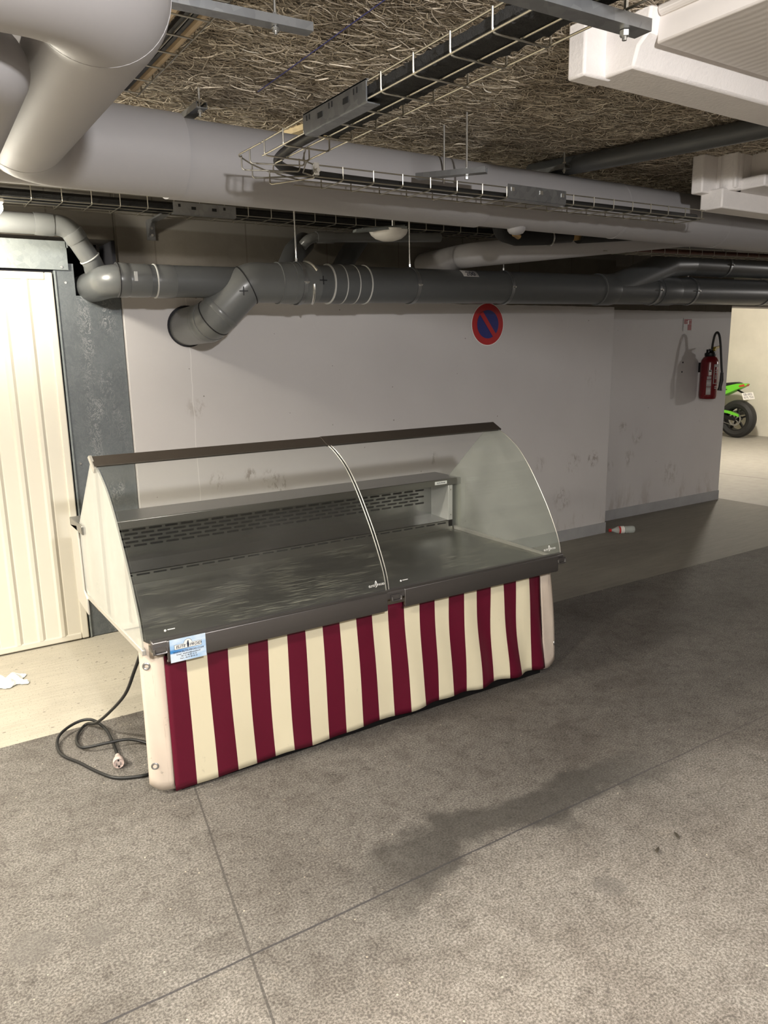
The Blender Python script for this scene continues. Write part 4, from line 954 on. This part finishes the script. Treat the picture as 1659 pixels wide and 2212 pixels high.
for i in range(nseg):
    for q in range(14): bm.faces.new((pv[i][q], pv[i][(q+1) % 14], pv[i+1][(q+1) % 14], pv[i+1][q]))
bm.faces.new(pv[0]); bm.faces.new(pv[-1][::-1])
fb = mesh('cable_bundle', bm, foam_black); recentre(fb); tag(fb, 'furry black bundle of cables resting along the middle tray', 'cable bundle')

lt = thing('cable_tray', 'wire cable tray at top left disappearing behind the lagged pipe bend', 'cable tray', (.8, 2.2, 2.42))
mesh('wire_basket', tray_run(nb(), (.735, 2.86, 2.418), (0, -1, 0), (1, 0, 0), 3.4, .12, .040, .1335, .05, nb_=3), wire_m, lt)
for i, (x, m, r, lab) in enumerate(((.760, cable_tan, .012, 'tan conduit along the left side of the top left tray'), (.790, rubber, .010, 'black cable in the middle of the top left tray'), (.812, rubber, .009, 'black cable right of centre in the top left tray'), (.838, cable_tan, .011, 'tan conduit along the right side of the top left tray'))):
    o = mesh('cable', tube(nb(), smooth_path([(x, 2.84, 2.423+r), (x+.004, 2.2, 2.423+r), (x-.003, 1.4, 2.424+r), (x, -.4, 2.423+r)], 5), r, 8), m); recentre(o); tag(o, lab, 'cable', 'cables in the top left tray')
rr3 = thing('cable_tray', 'narrow wire cable tray at the far right above the branch pipe', 'cable tray', (4.6, 3.45, 2.13))
mesh('wire_basket', tray_run(nb(), (3.85, 3.42, 2.128), (1, 0, .022), (0, 1, 0), 3.2, .10, .036, .1335, .05, nb_=3), wire_m, rr3)
for i, y in enumerate((3.45, 3.48)):
    o = mesh('cable', tube(nb(), [(3.87, y, 2.143+.012*i), (5.0, y, 2.168+.012*i), (7.0, y, 2.212+.012*i)], .013, 8), cable_red); recentre(o); tag(o, ['brown cable nearer the camera in the far right tray', 'brown cable nearer the wall in the far right tray'][i], 'cable')

def strut(a, b, rods, label, wd=.041, up_=True):
    """C-channel between a and b (bottom centre line) with threaded rods (x, y, ztop, zbottom)"""
    a = V(a); b = V(b); d = (b-a).normalized(); n = V((-d.y, d.x, 0)); h = .022; L = b-a
    s = thing('strut_hanger', label, 'strut', tuple((a+b)/2))
    bm = nb()
    prof = [(-wd/2, 0), (wd/2, 0), (wd/2, h), (wd/2-.009, h), (wd/2-.009, h-.003), (wd/2-.003, h-.003), (wd/2-.003, .003), (-wd/2+.003, .003), (-wd/2+.003, h-.003), (-wd/2+.009, h-.003), (-wd/2+.009, h), (-wd/2, h)]
    prism(bm, [a+n*p+V((0, 0, q)) for p, q in prof], L); mesh('channel', bm, galv_strut, s)
    for (x, y, zt, zb) in rods:
        bm = nb(); cyl(bm, (x, y, zb), (x, y, zt), .0045, 8); mesh('rod', bm, bolt_m, s)
        for z0, z1 in ((a.z+h, a.z+h+.010), (a.z-.011, a.z-.001)): mesh('nut', cyl(nb(), (x, y, z0), (x, y, z1), .0095, 6), bolt_m, s)
    return s
strut((1.985, 2.79, 2.247), (2.165, 2.555, 2.247), [(2.135, 2.645, CZ, 2.24)], 'zinc strut hung by one rod above the middle tray')
o = mesh('threaded_rod', cyl(nb(), (2.165, 2.838, CZ), (2.165, 2.838, 2.255), .0045, 8), bolt_m); recentre(o); tag(o, 'bare threaded rod hanging from the ceiling just left of the tray strut', 'rod')
strut((1.092, 2.872, 2.418), (1.092, 3.20, 2.418), [(1.092, 2.895, CZ, 2.395)], 'short zinc strut resting over the lagged pipe, left of the middle tray')
strut((2.975, 2.895, 2.414), (2.975, 3.20, 2.414), [(2.975, 2.917, CZ, 2.395)], 'small zinc strut over the lagged pipe beside the grey ceiling pipe')
strut((.50, 2.045, 2.388), (1.085, 2.015, 2.388), [(.985, 2.022, CZ, 2.37)], 'zinc strut at the top left under the tray of tan conduits')
strut((.86, 1.105, 2.136), (1.315, 1.092, 2.136), [(1.265, 1.094, CZ, 2.118)], 'large zinc strut at the top right beneath the middle tray')
o = mesh('foam_offcut', prism(nb(), [(1.60, 3.26, 2.470), (1.64, 3.04, 2.470), (1.80, 3.02, 2.470), (1.80, 3.26, 2.470)], (0, 0, .03)), batten_m); recentre(o); tag(o, 'yellowish board offcut on the ceiling near the tray corner', 'board')

dm = thing('dome_lamp', 'unlit white dome lamp on a bracket under the rear tray', 'lamp', (2.36, 3.6, 2.14))
bm = nb(); lathe(bm, [(.105, .012), (.104, .004), (.095, -.012), (.072, -.030), (.040, -.041), (0, -.045)], (2.385, 3.62, 2.168), 'z', 36); mesh('dome', bm, white_pl, dm)
bm = nb(); obox(bm, (2.30, 3.57, 2.172), V((.14, -.03, .012)), V((.008, .030, 0)), V((0, 0, .006))); obox(bm, (2.325, 3.58, 2.184), V((.12, -.02, .012)), V((.006, .020, 0)), V((0, 0, .005))); mesh('bracket', bm, galv_lintel, dm)
bm = nb(); cyl(bm, (2.40, 3.60, 2.178), (2.40, 3.60, CZ), .005, 8); mesh('rod', bm, bolt_m, dm)
bl = thing('bulkhead_lamp', 'lit white bulkhead lamp at the left edge above the garage door', 'lamp', (.40, 3.86, 2.13))
mesh('lamp_base', box(nb(), (.20, 3.79, 2.195), (.530, 3.91, 2.214)), white_pl, bl, bevel=.006)
bm = nb(); prism(bm, [(.205, 3.80, 2.194), (.525, 3.80, 2.194), (.525, 3.80, 2.165), (.495, 3.80, 2.138), (.235, 3.80, 2.138), (.205, 3.80, 2.165)], (0, .10, 0)); mesh('diffuser', bm, lit_lens, bl, bevel=.010)

# ================================================================== SMALL THINGS ON THE FLOOR
bt = thing('plastic_bottle', 'empty plastic bottle with red cap lying at the wall corner', 'bottle', (5.05, 4.20, 0))
A0 = V((4.985, 4.232, .027)); dB = V((.86, -.50, .02)).normalized()
bm = nb(); lathe(bm, [(.011, 0), (.012, .018), (.016, .030), (.026, .052), (.031, .068), (.031, .12), (.029, .125), (.031, .131), (.029, .150), (.031, .157), (.031, .195), (.026, .204), (.010, .200), (0, .198)], A0, dB, 24); mesh('bottle_body', bm, pet, bt)
bm = nb(); lathe(bm, [(0, -.010), (.0145, -.010), (.0150, .008), (.0125, .008)], A0, dB, 16); mesh('cap', bm, simple('red_cap', (.45, .02, .02), .4), bt)
bm = nb(); lathe(bm, [(.0316, .070), (.0318, .070), (.0318, .116), (.0316, .116)], A0, dB, 24); mesh('bottle_label', bm, [white_pl], bt)
bm = nb(); lathe(bm, [(.0319, .070), (.0321, .070), (.0321, .084), (.0319, .084)], A0, dB, 24); mesh('label_band', bm, simple('red_band', (.50, .03, .03), .4), bt)
bm = nb(); n = 18; rnd = random.Random(3); g = []
for j in range(n+1):
    row = []
    for i in range(n+1):
        u, v_ = i/n, j/n; x = .25+.145*u+.012*math.sin(v_*9); y = 3.83+.145*v_+.012*math.sin(u*11)
        h = .004+.030*abs(math.sin(u*7+v_*4))*abs(math.sin(v_*6-u*3+.6))*(4*u*(1-u)*1.2)**.5*(4*v_*(1-v_))**.5+rnd.uniform(0, .004)
        row.append(bm.verts.new((x, y, h)))
    g.append(row)
for j in range(n):
    for i in range(n): bm.faces.new((g[j][i], g[j][i+1], g[j+1][i+1], g[j+1][i]))
o = mesh('crumpled_tissue', bm, paper_m, smooth=False); recentre(o); md = o.modifiers.new('thick', 'SOLIDIFY'); md.thickness = .0012; tag(o, 'crumpled white tissue on the pale floor strip by the garage door', 'tissue')
def leaf(x, y, ang, s, label):
    bm = nb(); pts = [(-1, 0), (-.5, .35), (.1, .42), (.7, .25), (1.1, 0), (.6, -.30), (.1, -.40), (-.5, -.3)]
    c, sn = math.cos(ang), math.sin(ang)
    top = [bm.verts.new((x+s*(c*a-sn*b), y+s*(sn*a+c*b), .003+s*.35*abs(b)+.003*(a+1))) for a, b in pts]; mid = bm.verts.new((x, y, .003)); 
    for i in range(len(top)): bm.faces.new((mid, top[i], top[(i+1) % len(top)]))
    o = mesh('dry_leaf', bm, leaf_m); recentre(o); md = o.modifiers.new('thick', 'SOLIDIFY'); md.thickness = .0008; tag(o, label, 'leaf')
leaf(1.843, 1.321, .4, .013, 'small dark leaf on the lane floor, nearer of the two'); leaf(1.955, 1.333, 1.3, .014, 'small dark curled leaf on the lane floor, farther of the two')

# ================================================================== MOTORCYCLE in the bay
MX = 11.97
mo = thing('motorcycle', 'bright green and black sport motorcycle parked against the cream bay wall', 'motorcycle', (MX, 8.2, 0))
def wheel(y, r, wd, name):
    bm = nb(); k = r-.045
    lathe(bm, [(r-.115, -wd/2*.75), (r-.06, -wd/2), (r-.015, -wd/2*.72), (r, -wd/2*.25), (r, wd/2*.25), (r-.015, wd/2*.72), (r-.06, wd/2), (r-.115, wd/2*.75), (r-.12, 0), (r-.115, -wd/2*.75)], (MX, y, r), (1, 0, 0), 48)
    t = mesh(name, bm, tyre_m, mo)
    bm = nb(); lathe(bm, [(r-.135, -.055), (r-.108, -.06), (r-.108, .06), (r-.135, .055), (r-.135, -.055)], (MX, y, r), (1, 0, 0), 40)
    for q in range(5):
        a = 2*PI*q/5+.3; obox(bm, (MX, y+.11*math.cos(a), r+.11*math.sin(a)), V((.018, 0, 0)), V((0, math.cos(a), math.sin(a)))*.095, V((0, -math.sin(a), math.cos(a)))*.014)
    mesh('rim', bm, black_metal, t)
    bm = nb(); lathe(bm, [(r-.112, -.064), (r-.106, -.066), (r-.106, -.060), (r-.112, -.064)], (MX, y, r), (1, 0, 0), 40); mesh('rim_stripe', bm, moto_green, t)
    return t
WY = 7.575; rw = wheel(WY, .315, .17, 'rear_wheel'); fwh = wheel(WY+1.41, .30, .12, 'front_wheel')
bm = nb(); lathe(bm, [(.085, -.090), (.112, -.090), (.112, -.084), (.085, -.084), (.085, -.090)], (MX, WY, .315), (1, 0, 0), 36)
for q in range(5): a = 2*PI*q/5; obox(bm, (MX-.087, WY+.055*math.cos(a), .315+.055*math.sin(a)), V((.003, 0, 0)), V((0, math.cos(a), math.sin(a)))*.04, V((0, -math.sin(a), math.cos(a)))*.008)
mesh('sprocket', bm, grey_metal, mo)
bm = nb(); cyl(bm, (MX-.12, WY, .315), (MX+.12, WY, .315), .022, 16); obox(bm, (MX-.10, WY+.26, .36), V((.014, 0, 0)), V((0, .27, .045)), V((0, 0, .03))); obox(bm, (MX+.10, WY+.26, .36), V((.014, 0, 0)), V((0, .27, .045)), V((0, 0, .03))); mesh('swingarm', bm, black_metal, mo)
bm = nb(); prism(bm, [(MX-.128, WY-.085, .36), (MX-.128, WY-.075, .40), (MX-.128, WY+.06, .445), (MX-.128, WY+.50, .50), (MX-.128, WY+.50, .46), (MX-.128, WY+.10, .405)], (.02, 0, 0)); mesh('chain_guard', bm, moto_green, mo)
bm = nb(); tube(bm, [(MX-.092, WY-.02, .425), (MX-.092, WY+.52, .45)], .006, 6); tube(bm, [(MX-.092, WY, .205), (MX-.092, WY+.52, .33)], .006, 6); mesh('chain', bm, grey_metal, mo)
bm = nb(); pf_ = [(WY-.145, .885), (WY-.115, .862), (WY+.02, .800), (WY+.26, .690), (WY+.60, .66), (WY+.60, .76), (WY+.30, .835), (WY+.02, .900), (WY-.12, .905)]
def loft(bm, prof, w0):
    ys = [p[0] for p in prof]; mn, mx = min(ys), max(ys)
    L = [bm.verts.new((MX-w0*(.35+.65*((y-mn)/(mx-mn))**.6), y, z)) for y, z in prof]; R = [bm.verts.new((MX+w0*(.35+.65*((y-mn)/(mx-mn))**.6), y, z)) for y, z in prof]
    n = len(prof); bm.faces.new(L); bm.faces.new(R[::-1])
    for i in range(n): bm.faces.new((L[i], R[i], R[(i+1) % n], L[(i+1) % n]))
    return bm
mesh('tail_fairing', loft(nb(), pf_, .13), moto_green, mo, bevel=.008)
mesh('fairing_stripe', loft(nb(), [(WY+.0, .835), (WY+.30, .735), (WY+.60, .70), (WY+.60, .735), (WY+.30, .775), (WY+.02, .86)], .137), black_metal, mo)
mesh('seat', loft(nb(), [(WY-.03, .906), (WY+.30, .842), (WY+.62, .77), (WY+.62, .82), (WY+.30, .90), (WY+.06, .925)], .12), rubber, mo, bevel=.008)
mesh('tail_light', loft(nb(), [(WY-.150, .893), (WY-.118, .858), (WY-.03, .845), (WY-.02, .872), (WY-.10, .898)], .085), tail_red, mo, bevel=.006)
bm = nb(); tube(bm, [(MX, WY+.06, .80), (MX, WY-.08, .735), (MX, WY-.17, .70)], .016, 8); mesh('plate_arm', bm, black_metal, mo)
bm = nb(); pn = V((-.35, -.80, .45)).normalized(); pr3 = V((.92, -.38, .05)); pr3 = (pr3-pn*pr3.dot(pn)).normalized(); pu = pn.cross(pr3)*-1
pc = V((MX-.03, WY-.17, .70)); obox(bm, pc, pr3*.105, pu*.062, pn*.003); lpz = mesh('number_plate', bm, white_pl, mo)
if pu.z < 0: pu = -pu
rt3 = pu.cross(pn)
text('plate_text', 'EB-002', .055, ink, lpz, tuple(pc+pn*.004+pu*.027), right=tuple(rt3), upv=tuple(pu)); text('plate_text', '075 TH', .055, ink, lpz, tuple(pc+pn*.004-pu*.027), right=tuple(rt3), upv=tuple(pu))
mesh('fuel_tank', loft(nb(), [(WY+.60, .76), (WY+.62, .90), (WY+.80, .97), (WY+1.02, .95), (WY+1.10, .80), (WY+1.0, .72)], .15), moto_green, mo, bevel=.03)
mesh('engine', box(nb(), (MX-.17, WY+.50, .24), (MX+.17, WY+.98, .70)), black_metal, mo, bevel=.04)
mesh('front_fairing', loft(nb(), [(WY+.95, .30), (WY+.95, .72), (WY+1.08, 1.0), (WY+1.30, 1.08), (WY+1.48, .88), (WY+1.25, .70), (WY+1.10, .30)], .20), moto_green, mo, bevel=.02)
bm = nb()
for s in (-1, 1): tube(bm, [(MX+s*.10, WY+1.41, .30), (MX+s*.10, WY+1.16, 1.0)], .024, 12)
tube(bm, [(MX-.32, WY+1.02, 1.0), (MX-.1, WY+1.13, 1.02), (MX+.1, WY+1.13, 1.02), (MX+.32, WY+1.02, 1.0)], .014, 8); mesh('front_fork', bm, black_metal, mo)
bm = nb(); tube(bm, [(MX+.17, WY+.55, .30), (MX+.17, WY+.25, .36), (MX+.17, WY-.02, .44)], [.035, .05, .06], 14); mesh('exhaust', bm, grey_metal, mo)
bm = nb(); tube(bm, [(MX-.10, WY+.55, .28), (MX-.26, WY+.50, .01)], .012, 8); mesh('side_stand', bm, black_metal, mo)
